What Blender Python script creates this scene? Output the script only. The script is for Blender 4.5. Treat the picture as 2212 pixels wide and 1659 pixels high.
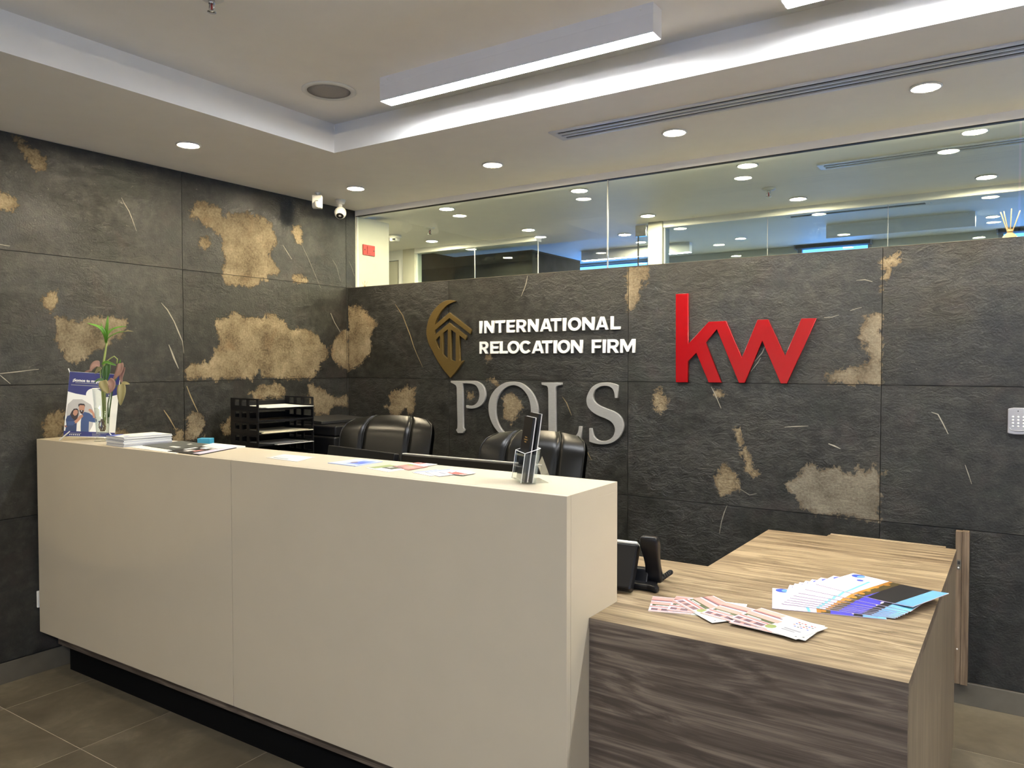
import bpy, bmesh, math, random
import numpy as np
from mathutils import Matrix, Vector

# ------------------------------------------------------------------ clean
for o in list(bpy.data.objects):
    bpy.data.objects.remove(o, do_unlink=True)
scene = bpy.context.scene
COL = scene.collection

# ------------------------------------------------------------------ camera
cam_d = bpy.data.cameras.new('camera')
cam = bpy.data.objects.new('camera', cam_d)
COL.objects.link(cam)
cam_d.sensor_fit = 'HORIZONTAL'
cam_d.sensor_width = 36.0
cam_d.lens = 1666.11 * 36.0 / 2212.0
cam_d.clip_start = 0.05
cam_d.clip_end = 60
cam.matrix_world = Matrix(((0.833623, -0.014112, 0.552154, 3.8264),
                           (0.552334, 0.022836, -0.83331, -3.7586),
                           (-0.000849, 0.99964, 0.026831, 1.4457),
                           (0, 0, 0, 1)))
scene.camera = cam

# ------------------------------------------------------------------ daylight outside, exposure
DAY = (0.10, 0.34, 1.0)
DAY_STRENGTH = 2.4
LINEAR_E = 85.0
LINEAR_C = (0.93, 0.96, 1.0)
DOWN_E = 500.0
DOWN_C = (1.0, 0.845, 0.57)
EXPOSURE = 0.93
world = bpy.data.worlds.new('World')
scene.world = world
world.use_nodes = True
bgn = world.node_tree.nodes['Background']
bgn.inputs[0].default_value = (*DAY, 1)
bgn.inputs[1].default_value = DAY_STRENGTH
vs = scene.view_settings
scene.display_settings.display_device = 'sRGB'
vs.view_transform = 'Standard'
vs.look = 'None'
vs.exposure = EXPOSURE
vs.gamma = 1.0
vs.use_curve_mapping = False

rnd = random.Random(7)


def portal(name, loc, rot, sx, sy):
    l = bpy.data.lights.new(name, 'AREA')
    l.shape = 'RECTANGLE'
    l.size = sx
    l.size_y = sy
    l.cycles.is_portal = True
    o = bpy.data.objects.new(name, l)
    COL.objects.link(o)
    o.location = loc
    o.rotation_euler = rot
    return o


# ------------------------------------------------------------------ materials
def srgb(r, g, b):
    f = lambda c: (c / 255 / 12.92) if c / 255 <= 0.04045 else ((c / 255 + 0.055) / 1.055) ** 2.4
    return (f(r), f(g), f(b))


def tint(r, g, b):
    """ink on paper: a little darker than the screen colour"""
    return tuple(0.72 * c for c in srgb(r, g, b))


class NT:
    def __init__(s, name):
        s.m = bpy.data.materials.new(name)
        s.m.use_nodes = True
        s.n = s.m.node_tree.nodes
        s.l = s.m.node_tree.links
        s.n.clear()
        s.out = s.n.new('ShaderNodeOutputMaterial')

    def node(s, t, **kw):
        n = s.n.new('ShaderNode' + t)
        ins = kw.pop('ins', {})
        for k, v in kw.items():
            setattr(n, k, v)
        for k, v in ins.items():
            s.set(n, k, v)
        return n

    def set(s, n, k, v):
        sock = n.inputs[k]
        if isinstance(v, bpy.types.NodeSocket):
            s.l.new(v, sock)
        else:
            if isinstance(v, tuple) and len(v) == 3 and sock.type == 'RGBA':
                v = (*v, 1)
            sock.default_value = v

    def math(s, op, a, b=0.0, c=None, clamp=False):
        n = s.node('Math', operation=op, use_clamp=clamp)
        s.set(n, 0, a)
        s.set(n, 1, b)
        if c is not None:
            s.set(n, 2, c)
        return n.outputs[0]

    def mix(s, f, a, b, bt='MIX'):
        n = s.node('Mix', data_type='RGBA', blend_type=bt)
        s.set(n, 0, f)
        s.set(n, 6, a)
        s.set(n, 7, b)
        return n.outputs[2]

    def noise(s, vec, scale, detail=3.0, rough=0.5, dist=0.0):
        n = s.node('TexNoise', ins={'Scale': scale, 'Detail': detail, 'Roughness': rough, 'Distortion': dist})
        if vec is not None:
            s.l.new(vec, n.inputs['Vector'])
        return n.outputs[0]

    def ramp(s, f, stops):
        n = s.node('ValToRGB')
        e = n.color_ramp.elements
        while len(e) < len(stops):
            e.new(0.5)
        for i, (p, c) in enumerate(stops):
            e[i].position = p
            e[i].color = (*c, 1) if len(c) == 3 else c
        s.l.new(f, n.inputs[0])
        return n.outputs[0]

    def smooth(s, x, a, b):
        n = s.node('MapRange', interpolation_type='SMOOTHSTEP')
        s.set(n, 0, x)
        n.inputs[1].default_value = a
        n.inputs[2].default_value = b
        return n.outputs[0]

    def coord(s, which='Object', scale=(1, 1, 1), rot=(0, 0, 0), off=None):
        c = s.node('TexCoord').outputs[which]
        mp = s.node('Mapping', ins={'Scale': scale, 'Rotation': rot})
        s.l.new(c, mp.inputs['Vector'])
        if off is not None:
            s.l.new(off, mp.inputs['Location'])
        return mp.outputs[0]

    def bump(s, h, strength=0.3, dist=0.01, normal=None):
        n = s.node('Bump', ins={'Strength': strength, 'Distance': dist})
        s.l.new(h, n.inputs['Height'])
        if normal is not None:
            s.l.new(normal, n.inputs['Normal'])
        return n.outputs[0]

    def finish(s, shader):
        s.l.new(shader, s.out.inputs[0])
        return s.m

    def principled(s, **ins):
        return s.node('BsdfPrincipled', ins={k.replace('_', ' '): v for k, v in ins.items()})


MATS = {}


def mat(name, col, rough=0.5, metal=0.0, vary=0.06, bump=0.0, bscale=200.0, spec=0.5, coat=0.0, sheen=0.0):
    """plain surface with a little procedural colour variation and relief"""
    if name in MATS:
        return MATS[name]
    t = NT(name)
    v = t.coord()
    n = t.noise(v, 9.0, 4.0)
    a = tuple(max(0, c * (1 - vary)) for c in col)
    b = tuple(min(1, c * (1 + vary)) for c in col)
    c = t.ramp(n, [(0.3, a), (0.7, b)])
    p = t.principled(Base_Color=c, Roughness=rough, Metallic=metal)
    p.inputs['Specular IOR Level'].default_value = spec
    if coat:
        p.inputs['Coat Weight'].default_value = coat
        p.inputs['Coat Roughness'].default_value = 0.1
    if bump:
        t.l.new(t.bump(t.noise(v, bscale, 2.0), bump, 0.002), p.inputs['Normal'])
    MATS[name] = t.finish(p.outputs[0])
    return MATS[name]


def emit(name, col, strength):
    t = NT(name)
    e = t.node('Emission', ins={'Color': col, 'Strength': strength})
    MATS[name] = t.finish(e.outputs[0])
    return MATS[name]


def make_slate():
    t = NT('slate')
    rn = t.node('ObjectInfo').outputs['Random']
    offv = t.node('CombineXYZ', ins={0: t.math('MULTIPLY', rn, 37.0), 1: t.math('MULTIPLY', rn, 71.0), 2: t.math('MULTIPLY', rn, 13.0)}).outputs[0]
    v = t.coord(off=offv)
    vs_ = t.coord(scale=(1, 1, 2.6), off=offv)
    w = t.coord()
    n1 = t.noise(vs_, 3.0, 8.0, 0.6, 0.4)
    n2 = t.noise(v, 22.0, 8.0, 0.65)
    n3 = t.noise(v, 1.4, 3.0)
    base = t.ramp(n1, [(0.30, (0.030, 0.031, 0.026)), (0.52, (0.054, 0.054, 0.045)), (0.75, (0.096, 0.093, 0.080))])
    base = t.mix(t.math('MULTIPLY', n3, 0.55), base, (0.056, 0.052, 0.050))
    base = t.mix(0.55, base, t.ramp(n2, [(0.34, (0.016, 0.016, 0.013)), (0.5, (0.050, 0.049, 0.040)), (0.68, (0.125, 0.118, 0.098))]))
    hueb = t.smooth(t.noise(v, 5.0, 6.0, 0.7, 1.0), 0.52, 0.68)
    base = t.mix(t.math('MULTIPLY', hueb, 0.55), base, (0.086, 0.066, 0.058))
    hueg = t.smooth(t.noise(w, 4.0, 6.0, 0.7, 0.6), 0.50, 0.66)
    base = t.mix(t.math('MULTIPLY', hueg, 0.5), base, (0.052, 0.060, 0.046))
    lum = t.math('MULTIPLY_ADD', rn, 0.18, 0.29)
    hs = t.node('HueSaturation', ins={'Value': lum})
    t.l.new(base, hs.inputs['Color'])
    base = hs.outputs[0]
    # pale dry flecks
    fl = t.smooth(t.noise(vs_, 34.0, 6.0, 0.75, 1.0), 0.63, 0.69)
    fl = t.math('MULTIPLY', fl, t.smooth(n3, 0.40, 0.60))
    base = t.mix(t.math('MULTIPLY', fl, 0.55), base, (0.24, 0.225, 0.185))
    # flaked patches, outline held in the point attribute "patch"
    at = t.node('Attribute', attribute_name='patch').outputs['Fac']
    tone = t.node('Attribute', attribute_name='tone').outputs['Fac']
    e1 = t.math('MULTIPLY_ADD', t.noise(w, 13.0, 9.0, 0.80, 0.5), 0.17, -0.085)
    e2 = t.math('MULTIPLY_ADD', t.noise(w, 70.0, 5.0, 0.7), 0.050, -0.025)
    d = t.math('ADD', t.math('ADD', at, e1), e2)
    mask = t.smooth(d, -0.0005, 0.0012)
    rim = t.math('SUBTRACT', 1.0, t.smooth(d, 0.001, 0.016))
    tn = t.math('ADD', t.math('MULTIPLY', t.noise(w, 8.0, 8.0, 0.6), 0.55), t.math('MULTIPLY', t.noise(w, 90.0, 6.0, 0.7), 0.45))
    tan = t.ramp(tn, [(0.38, (0.085, 0.060, 0.030)), (0.46, (0.185, 0.138, 0.075)), (0.54, (0.26, 0.202, 0.118)), (0.64, (0.37, 0.30, 0.19))])
    rust = t.smooth(t.noise(w, 7.0, 4.0), 0.55, 0.75)
    tan = t.mix(t.math('MULTIPLY', rust, 0.35), tan, (0.24, 0.13, 0.055))
    grey = t.ramp(tn, [(0.38, (0.095, 0.082, 0.058)), (0.62, (0.25, 0.22, 0.165))])
    pc = t.mix(tone, tan, grey)
    pc = t.mix(0.22, pc, (0.0, 0.0, 0.0))
    pc = t.mix(t.math('MULTIPLY', rim, 0.6), pc, (0.085, 0.056, 0.026))
    col = t.mix(mask, base, pc)
    rough = t.node('Mix', data_type='FLOAT')
    t.set(rough, 0, mask)
    t.set(rough, 2, t.math('MULTIPLY_ADD', n2, 0.34, 0.20))
    rough.inputs[3].default_value = 0.8
    # relief: cleft ridges, grain, patches a little sunk
    h1 = t.noise(t.coord(scale=(1, 1, 1.9), off=offv), 14.0, 12.0, 0.72, 0.8)
    h1 = t.math('MULTIPLY', h1, t.math('MULTIPLY_ADD', t.smooth(t.noise(v, 2.2, 3.0), 0.38, 0.66), 1.1, 0.25))
    h2 = t.noise(v, 120.0, 5.0, 0.6)
    h = t.math('ADD', t.math('MULTIPLY', h1, 1.0), t.math('MULTIPLY', h2, 0.22))
    h = t.math('SUBTRACT', h, t.math('MULTIPLY', mask, 0.35))
    nb = t.bump(h, 0.8, 0.010)
    p = t.principled(Base_Color=col, Roughness=rough.outputs[0], Normal=nb)
    p.inputs['Specular IOR Level'].default_value = 0.40
    MATS['slate'] = t.finish(p.outputs[0])


def make_wood(name, rot, dark, mid, light, figure=1.0, fine=90.0):
    """grain runs along local x after rot"""
    t = NT(name)
    base = t.coord(rot=rot)
    def mp(sc):
        n = t.node('Mapping', ins={'Scale': sc})
        t.l.new(base, n.inputs['Vector'])
        return n.outputs[0]
    fig = t.noise(mp((0.8, 4.5, 4.5)), 1.4, 3.0, 0.5, 0.5)
    ring = t.math('SINE', t.math('MULTIPLY', fig, 60.0))
    ring = t.math('MULTIPLY_ADD', ring, 0.5, 0.5)
    wob = t.node('VectorMath', operation='ADD')
    t.l.new(base, wob.inputs[0])
    off = t.node('CombineXYZ', ins={1: t.math('MULTIPLY', fig, 0.075 * figure), 2: t.math('MULTIPLY', fig, 0.075 * figure)})
    t.l.new(off.outputs[0], wob.inputs[1])
    def mw(sc):
        n = t.node('Mapping', ins={'Scale': sc})
        t.l.new(wob.outputs[0], n.inputs['Vector'])
        return n.outputs[0]
    streak = t.noise(mw((1.8, fine * 1.7, fine * 1.7)), 1.0, 6.0, 0.7, 0.1)
    band = t.noise(mw((0.9, 38.0, 38.0)), 1.2, 5.0, 0.66, 0.15)
    broad = t.noise(mw((0.5, 7.0, 7.0)), 1.2, 3.0, 0.5, 0.2)
    f = t.math('ADD', t.math('MULTIPLY', ring, 0.07 * figure), t.math('ADD', t.math('MULTIPLY', streak, 0.46), t.math('MULTIPLY', band, 0.40)))
    f = t.math('ADD', f, t.math('MULTIPLY', broad, 0.16))
    f = t.math('SUBTRACT', f, 0.035 * figure)
    c = t.ramp(f, [(0.405, dark), (0.50, mid), (0.60, light)])
    nb = t.bump(streak, 0.18, 0.0015)
    p = t.principled(Base_Color=c, Roughness=0.46, Normal=nb)
    MATS[name] = t.finish(p.outputs[0])


def make_floor():
    t = NT('floor_tile')
    rn = t.node('ObjectInfo').outputs['Random']
    offv = t.node('CombineXYZ', ins={0: t.math('MULTIPLY', rn, 31.0), 1: t.math('MULTIPLY', rn, 57.0), 2: 0.0}).outputs[0]
    v = t.coord(off=offv)
    n = t.noise(v, 3.2, 7.0, 0.6, 0.7)
    n2 = t.noise(v, 24.0, 5.0)
    c = t.ramp(n, [(0.3, (0.080, 0.064, 0.040)), (0.55, (0.140, 0.117, 0.078)), (0.75, (0.25, 0.215, 0.152))])
    c = t.mix(t.math('MULTIPLY', n2, 0.4), c, (0.12, 0.10, 0.07))
    p = t.principled(Base_Color=c, Roughness=t.math('MULTIPLY_ADD', n2, 0.25, 0.35), Normal=t.bump(n2, 0.1, 0.002))
    MATS['floor_tile'] = t.finish(p.outputs[0])


def make_glass(name, tint, boost=1.0):
    """thin flat sheet: Fresnel reflection over clear transmission"""
    t = NT(name)
    bf = t.node('NewGeometry').outputs['Backfacing']
    ior = t.math('MULTIPLY_ADD', bf, 1 / 1.5 - 1.5, 1.5)
    fr = t.node('Fresnel', ins={'IOR': ior}).outputs[0]
    fr = t.math('MULTIPLY', fr, boost, clamp=True)
    gl = t.node('BsdfGlossy', ins={'Color': (0.95, 1, 0.97), 'Roughness': 0.0})
    tr = t.node('BsdfTransparent', ins={'Color': tint})
    mx = t.node('MixShader')
    t.l.new(fr, mx.inputs[0])
    t.l.new(tr.outputs[0], mx.inputs[1])
    t.l.new(gl.outputs[0], mx.inputs[2])
    MATS[name] = t.finish(mx.outputs[0])


def make_brushed(name, col, axis_scale, rough=0.32, metal=1.0):
    t = NT(name)
    v = t.coord(scale=axis_scale)
    n = t.noise(v, 40.0, 4.0, 0.6)
    c = t.ramp(n, [(0.3, tuple(x * 0.85 for x in col)), (0.7, col)])
    p = t.principled(Base_Color=c, Roughness=rough, Metallic=metal, Normal=t.bump(n, 0.05, 0.001))
    MATS[name] = t.finish(p.outputs[0])


make_slate()
WD, WM, WL = (0.095, 0.063, 0.034), (0.195, 0.139, 0.079), (0.325, 0.245, 0.148)
make_wood('wood_x', (0, 0, 0), WD, WM, WL)
make_wood('wood_front', (0, 0, 0), (0.062, 0.046, 0.034), (0.108, 0.081, 0.060), (0.20, 0.157, 0.117), 1.2, 85.0)  # darker copy of the counter wood, front-facing shade in its colour
make_wood('wood_z', (0, math.pi / 2, 0), (0.105, 0.082, 0.058), (0.160, 0.125, 0.088), (0.215, 0.171, 0.124), 0.6)
make_wood('wood_post', (0, math.pi / 2, 0), (0.075, 0.050, 0.030), (0.145, 0.100, 0.060), (0.23, 0.165, 0.105), 0.4, 120.0)
make_floor()
make_glass('glass', (0.86, 0.95, 0.88), 1.5)
make_glass('glass_rear', (0.82, 0.92, 0.90), 1.3)
make_glass('clear_acrylic', (0.975, 0.985, 0.985), 1.0)
make_glass('vase_glass', (0.975, 0.985, 0.98), 1.0)
make_glass('water', (0.94, 0.965, 0.93), 0.6)
make_brushed('steel_letter', (0.36, 0.355, 0.335), (1, 1, 14), 0.40, 0.35)
make_brushed('bronze_letter', (0.105, 0.068, 0.017), (1, 1, 8), 0.42, 0.3)
make_brushed('chrome', (0.75, 0.75, 0.75), (1, 1, 1), 0.15)
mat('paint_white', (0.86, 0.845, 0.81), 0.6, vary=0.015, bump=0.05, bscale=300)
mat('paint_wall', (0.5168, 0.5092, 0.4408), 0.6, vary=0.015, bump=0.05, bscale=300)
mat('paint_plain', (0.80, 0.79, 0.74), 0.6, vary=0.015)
mat('paint_grey', (0.45, 0.45, 0.44), 0.7, vary=0.03)
mat('joint', (0.018, 0.017, 0.014), 0.9)
mat('grout', (0.4032, 0.3648, 0.2880), 0.9, bump=0.3, bscale=120)
mat('cream_laminate', (0.4650, 0.4046, 0.3023), 0.42, vary=0.012, bump=0.06, bscale=700)
mat('baseboard', (0.1023, 0.0899, 0.0682), 0.5, vary=0.18, bump=0.1, bscale=40)
mat('black_plinth', (0.003, 0.003, 0.003), 0.8, spec=0.1)
mat('fixture_white', (0.82, 0.82, 0.84), 0.4, vary=0.01)
mat('white_plastic', (0.6800, 0.6800, 0.6460), 0.35, vary=0.01)
mat('black_plastic', (0.008, 0.008, 0.009), 0.32, vary=0.1, spec=0.3)
mat('black_matte', (0.010, 0.010, 0.010), 0.6, vary=0.1)
mat('black_leather', (0.004, 0.004, 0.0036), 0.30, vary=0.15, bump=0.10, bscale=260, spec=0.22)
mat('grey_plastic', (0.25, 0.25, 0.27), 0.4, vary=0.02)
mat('silver_plastic', (0.42, 0.42, 0.42), 0.3, metal=0.6, vary=0.02)
mat('button_white', (0.85, 0.85, 0.80), 0.3, vary=0.01)
mat('alarm_red', (0.42, 0.035, 0.03), 0.45, vary=0.04)
mat('sign_red', (0.2592, 0.0050, 0.0072), 0.12, vary=0.01, spec=0.6)
mat('sign_white', (0.7520, 0.7440, 0.6960), 0.35, vary=0.01)
mat('paper', (0.6216, 0.6142, 0.5772), 0.7, vary=0.015)
mat('paper_edge', (0.4588, 0.4588, 0.4884), 0.8, vary=0.08)
mat('manila', (0.5616, 0.5040, 0.3600), 0.7, vary=0.04)
mat('navy', tint(42, 46, 120), 0.5, vary=0.02)
mat('denim', tint(62, 88, 138), 0.5, vary=0.1)
mat('denim_dark', tint(45, 66, 112), 0.5, vary=0.1)
mat('skin', tint(205, 150, 120), 0.5, vary=0.04)
mat('skin_shade', tint(170, 110, 85), 0.5, vary=0.04)
mat('hair', srgb(45, 32, 28), 0.5, vary=0.1)
mat('print_grey', tint(205, 202, 198), 0.6, vary=0.02)
mat('print_line', tint(150, 150, 158), 0.6, vary=0.02)
mat('print_black', tint(38, 36, 34), 0.5, vary=0.2)
mat('print_charcoal', tint(88, 90, 86), 0.5, vary=0.05)
mat('print_blue', tint(120, 150, 225), 0.45, vary=0.08)
mat('print_pale_blue', tint(195, 208, 240), 0.45, vary=0.05)
mat('print_royal', tint(60, 90, 200), 0.4, vary=0.1)
mat('print_sky', tint(110, 170, 220), 0.35, vary=0.05)
mat('print_cyan', tint(120, 200, 225), 0.4, vary=0.05)
mat('print_violet', tint(70, 65, 190), 0.4, vary=0.25)
mat('print_night', tint(28, 26, 30), 0.35, vary=0.3)
mat('print_amber', tint(190, 130, 45), 0.4, vary=0.4)
mat('print_olive', tint(80, 66, 30), 0.4, vary=0.4)
mat('print_pink', tint(222, 160, 150), 0.5, vary=0.05)
mat('print_rose', tint(190, 125, 118), 0.5, vary=0.06)
mat('print_mauve', tint(120, 88, 100), 0.5, vary=0.2)
mat('print_green', tint(150, 165, 95), 0.5, vary=0.2)
mat('print_dark_green', tint(85, 95, 62), 0.5, vary=0.3)
mat('print_red', tint(200, 50, 45), 0.5, vary=0.1)
mat('print_lilac', tint(232, 218, 236), 0.45, vary=0.02)
mat('card_blue', tint(70, 165, 200), 0.5, vary=0.03)
mat('gold_print', tint(190, 150, 80), 0.4, vary=0.03)
mat('leaf_green', (0.0828, 0.2160, 0.0216), 0.4, vary=0.25)
mat('leaf_dark', (0.035, 0.095, 0.02), 0.4, vary=0.25)
mat('leaf_pink', (0.2400, 0.1320, 0.1000), 0.5, vary=0.25)
mat('leaf_olive', (0.2700, 0.2325, 0.0975), 0.5, vary=0.2)
mat('stem_green', (0.2400, 0.2880, 0.0800), 0.5, vary=0.2)
mat('root_brown', (0.13, 0.062, 0.028), 0.6, vary=0.3)
mat('reed', (0.62, 0.42, 0.24), 0.7, vary=0.1)
mat('copper', (0.55, 0.32, 0.15), 0.3, metal=0.8)
mat('amber_glass', (0.45, 0.36, 0.22), 0.2, vary=0.05)
mat('speaker_mesh', (0.36, 0.34, 0.32), 0.8, vary=0.05, bump=0.5, bscale=900)
mat('vent_metal', (0.66, 0.67, 0.70), 0.4, metal=0.1, vary=0.02)
mat('vent_shade', (0.012, 0.012, 0.014), 0.8)
mat('screw', (0.8, 0.8, 0.78), 0.3, metal=0.7)
mat('vein', (0.26, 0.24, 0.19), 0.7, vary=0.25)
mat('vein_tan', (0.24, 0.18, 0.09), 0.7, vary=0.25)
mat('dark_panel', (0.011, 0.012, 0.015), 0.75, vary=0.5, bump=0.3, bscale=30, spec=0.15)
emit('lamp_linear', LINEAR_C, LINEAR_E)
emit('lamp_down', DOWN_C, DOWN_E)
M_ = MATS


# ------------------------------------------------------------------ geometry helpers
class G:
    def __init__(s):
        s.v, s.f, s.m, s.s = [], [], [], []

    def add(s, vs, fs, mi=0, M=None, sm=False):
        n = len(s.v)
        for p in vs:
            p = Vector(p)
            s.v.append(tuple(M @ p) if M is not None else tuple(p))
        for f in fs:
            s.f.append([i + n for i in f])
            s.m.append(mi)
            s.s.append(sm)
        return s

    def box(s, a, b, mi=0, M=None):
        x0, y0, z0 = a
        x1, y1, z1 = b
        return s.add([(x0, y0, z0), (x1, y0, z0), (x1, y1, z0), (x0, y1, z0), (x0, y0, z1), (x1, y0, z1), (x1, y1, z1), (x0, y1, z1)],
                     [(0, 3, 2, 1), (4, 5, 6, 7), (0, 1, 5, 4), (1, 2, 6, 5), (2, 3, 7, 6), (3, 0, 4, 7)], mi, M)

    def quad(s, pts, mi=0, M=None):
        return s.add(pts, [tuple(range(len(pts)))], mi, M)

    def prism(s, poly, w0, w1, mi=0, M=None, sm=False):
        n = len(poly)
        vs = [(u, v, w0) for u, v in poly] + [(u, v, w1) for u, v in poly]
        s.add(vs, [tuple(reversed(range(n))), tuple(range(n, 2 * n))], mi, M)
        base = len(s.v) - 2 * n
        for i in range(n):
            j = (i + 1) % n
            s.f.append([base + i, base + j, base + n + j, base + n + i])
            s.m.append(mi)
            s.s.append(sm)
        return s

    def tube(s, pts, r, n=8, mi=0, M=None, cap=True):
        pts = [Vector(p) for p in pts]
        rs = r if isinstance(r, (list, tuple)) else [r] * len(pts)
        vs, fs = [], []
        up = None
        for i, p in enumerate(pts):
            d = (pts[min(i + 1, len(pts) - 1)] - pts[max(i - 1, 0)]).normalized()
            if up is None:
                up = Vector((0, 0, 1)) if abs(d.z) < 0.9 else Vector((1, 0, 0))
            a = d.cross(up).normalized()
            b = a.cross(d).normalized()
            up = b
            for k in range(n):
                t = 2 * math.pi * k / n
                vs.append(p + (a * math.cos(t) + b * math.sin(t)) * rs[i])
        for i in range(len(pts) - 1):
            for k in range(n):
                k2 = (k + 1) % n
                fs.append((i * n + k, i * n + k2, (i + 1) * n + k2, (i + 1) * n + k))
        if cap:
            fs.append(tuple(reversed(range(n))))
            fs.append(tuple(range((len(pts) - 1) * n, len(pts) * n)))
        return s.add(vs, fs, mi, M, True)

    def lathe(s, prof, n=32, mi=0, M=None, sm=True):
        vs, fs = [], []
        for r, z in prof:
            for k in range(n):
                t = 2 * math.pi * k / n
                vs.append((r * math.cos(t), r * math.sin(t), z))
        for i in range(len(prof) - 1):
            for k in range(n):
                k2 = (k + 1) % n
                fs.append((i * n + k, i * n + k2, (i + 1) * n + k2, (i + 1) * n + k))
        if prof[0][0] > 1e-5:
            fs.append(tuple(reversed(range(n))))
        if prof[-1][0] > 1e-5:
            fs.append(tuple(range((len(prof) - 1) * n, len(prof) * n)))
        return s.add(vs, fs, mi, M, sm)

    def grid(s, fn, nu, nv, mi=0, M=None, closeu=False, sm=True):
        vs = [fn(i / nu, j / nv) for j in range(nv + 1) for i in range(nu + 1)]
        fs = [(j * (nu + 1) + i, j * (nu + 1) + i + 1, (j + 1) * (nu + 1) + i + 1, (j + 1) * (nu + 1) + i) for j in range(nv) for i in range(nu)]
        return s.add(vs, fs, mi, M, sm)

    def build(s, name, mats, parent=None, bevel=0.0, seg=2, loc=None, fixn=True):
        me = bpy.data.meshes.new(name)
        me.from_pydata(s.v, [], s.f)
        if not isinstance(mats, (list, tuple)):
            mats = [mats]
        for m in mats:
            me.materials.append(M_[m])
        me.polygons.foreach_set('material_index', s.m)
        me.polygons.foreach_set('use_smooth', s.s)
        if fixn:
            bm = bmesh.new()
            bm.from_mesh(me)
            bmesh.ops.recalc_face_normals(bm, faces=bm.faces)
            bm.to_mesh(me)
            bm.free()
        me.update()
        o = bpy.data.objects.new(name, me)
        COL.objects.link(o)
        if parent is not None:
            o.parent = parent
        if loc is not None:
            o.location = loc
        if bevel:
            b = o.modifiers.new('bevel', 'BEVEL')
            b.width = bevel
            b.segments = seg
            b.limit_method = 'ANGLE'
            b.angle_limit = math.radians(40)
        return o


def tag(o, label, cat, group=None):
    o['label'] = label
    o['category'] = cat
    if group:
        o['group'] = group
    return o


def thing(name, label, cat, loc=(0, 0, 0), rz=0.0, group=None):
    o = bpy.data.objects.new(name, None)
    o.empty_display_size = 0.1
    COL.objects.link(o)
    o.location = loc
    o.rotation_euler = (0, 0, rz)
    return tag(o, label, cat, group)


def struct(o):
    o['kind'] = 'structure'
    return o


def copy_tree(o, parent=None):
    c = o.copy()
    COL.objects.link(c)
    c.parent = parent
    for ch in list(o.children):
        copy_tree(ch, c)
    return c


WALL = Matrix(((1, 0, 0, 0), (0, 0, -1, 0), (0, 1, 0, 0), (0, 0, 0, 1)))     # (u, v, w) -> x, z, towards the room


def shape(name, loops, depth, m, parent=None, M=WALL, bevel=0.0012):
    """flat outline with holes, extruded from the mounting surface"""
    cu = bpy.data.curves.new('outline', 'CURVE')
    cu.dimensions = '2D'
    cu.fill_mode = 'BOTH'
    cu.extrude = depth / 2 - bevel
    cu.bevel_depth = bevel
    cu.offset = -bevel
    cu.bevel_resolution = 1
    for lp in loops:
        sp = cu.splines.new('POLY')
        sp.points.add(len(lp) - 1)
        for q, (u, v) in zip(sp.points, lp):
            q.co = (u, v, 0, 1)
        sp.use_cyclic_u = True
    tmp = bpy.data.objects.new('tmp', cu)
    COL.objects.link(tmp)
    dg = bpy.context.evaluated_depsgraph_get()
    me = bpy.data.meshes.new_from_object(tmp.evaluated_get(dg))
    bpy.data.objects.remove(tmp, do_unlink=True)
    me.transform(M @ Matrix.Translation((0, 0, depth / 2)))
    me.name = name
    me.materials.clear()
    me.materials.append(M_[m])
    o = bpy.data.objects.new(name, me)
    COL.objects.link(o)
    if parent is not None:
        o.parent = parent
    return o


def smooth_loop(lp, lim=38.0, sub=5):
    """round the gently turning stretches of an outline, keep its sharp corners"""
    P = [Vector((u, v)) for u, v in lp]
    n = len(P)
    soft = []
    for i in range(n):
        a, b = P[i] - P[i - 1], P[(i + 1) % n] - P[i]
        soft.append(a.length > 1e-6 and b.length > 1e-6 and math.degrees(a.angle(b)) < lim)
    out = []
    for i in range(n):
        j = (i + 1) % n
        p1, p2 = P[i], P[j]
        out.append((p1.x, p1.y))
        if not (soft[i] or soft[j]):
            continue
        p0 = P[i - 1] if soft[i] else p1 - (p2 - p1)
        p3 = P[(j + 1) % n] if soft[j] else p2 + (p2 - p1)
        for k in range(1, sub):
            f = k / sub
            # centripetal-like: scale neighbour tangents to this segment
            L = (p2 - p1).length
            t1 = (p2 - p0).normalized() * L if soft[i] else (p2 - p1)
            t2 = (p3 - p1).normalized() * L if soft[j] else (p2 - p1)
            h = (2 * f ** 3 - 3 * f * f + 1) * p1 + (f ** 3 - 2 * f * f + f) * t1 + (-2 * f ** 3 + 3 * f * f) * p2 + (f ** 3 - f * f) * t2
            out.append((h.x, h.y))
    return out


def text_mesh(name, txt, size, m, M, parent, bold=0.0):
    cu = bpy.data.curves.new('txt', 'FONT')
    cu.body = txt
    cu.size = size
    cu.offset = bold
    cu.extrude = 0.00005
    tmp = bpy.data.objects.new('tmp', cu)
    COL.objects.link(tmp)
    dg = bpy.context.evaluated_depsgraph_get()
    me = bpy.data.meshes.new_from_object(tmp.evaluated_get(dg))
    bpy.data.objects.remove(tmp, do_unlink=True)
    me.transform(M)
    me.materials.clear()
    me.materials.append(M_[m])
    o = bpy.data.objects.new(name, me)
    COL.objects.link(o)
    o.parent = parent
    return o


def prints(name, parent, polys, M=None, lift=0.00012, base=0.0002):
    """flat print: coloured areas in the plane of a sheet, later ones over earlier ones"""
    g = G()
    ms = []
    for i, (m, pts) in enumerate(polys):
        if m not in ms:
            ms.append(m)
        g.quad([(u, v, base + lift * i) for u, v in pts], ms.index(m), M)
    return g.build(name, ms, parent, fixn=False)


def ell(cx, cy, rx, ry, n=20, a0=0, a1=360):
    return [(cx + rx * math.cos(math.radians(a0 + (a1 - a0) * k / n)), cy + ry * math.sin(math.radians(a0 + (a1 - a0) * k / n))) for k in range(n + (0 if a1 - a0 == 360 else 1))]


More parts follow.
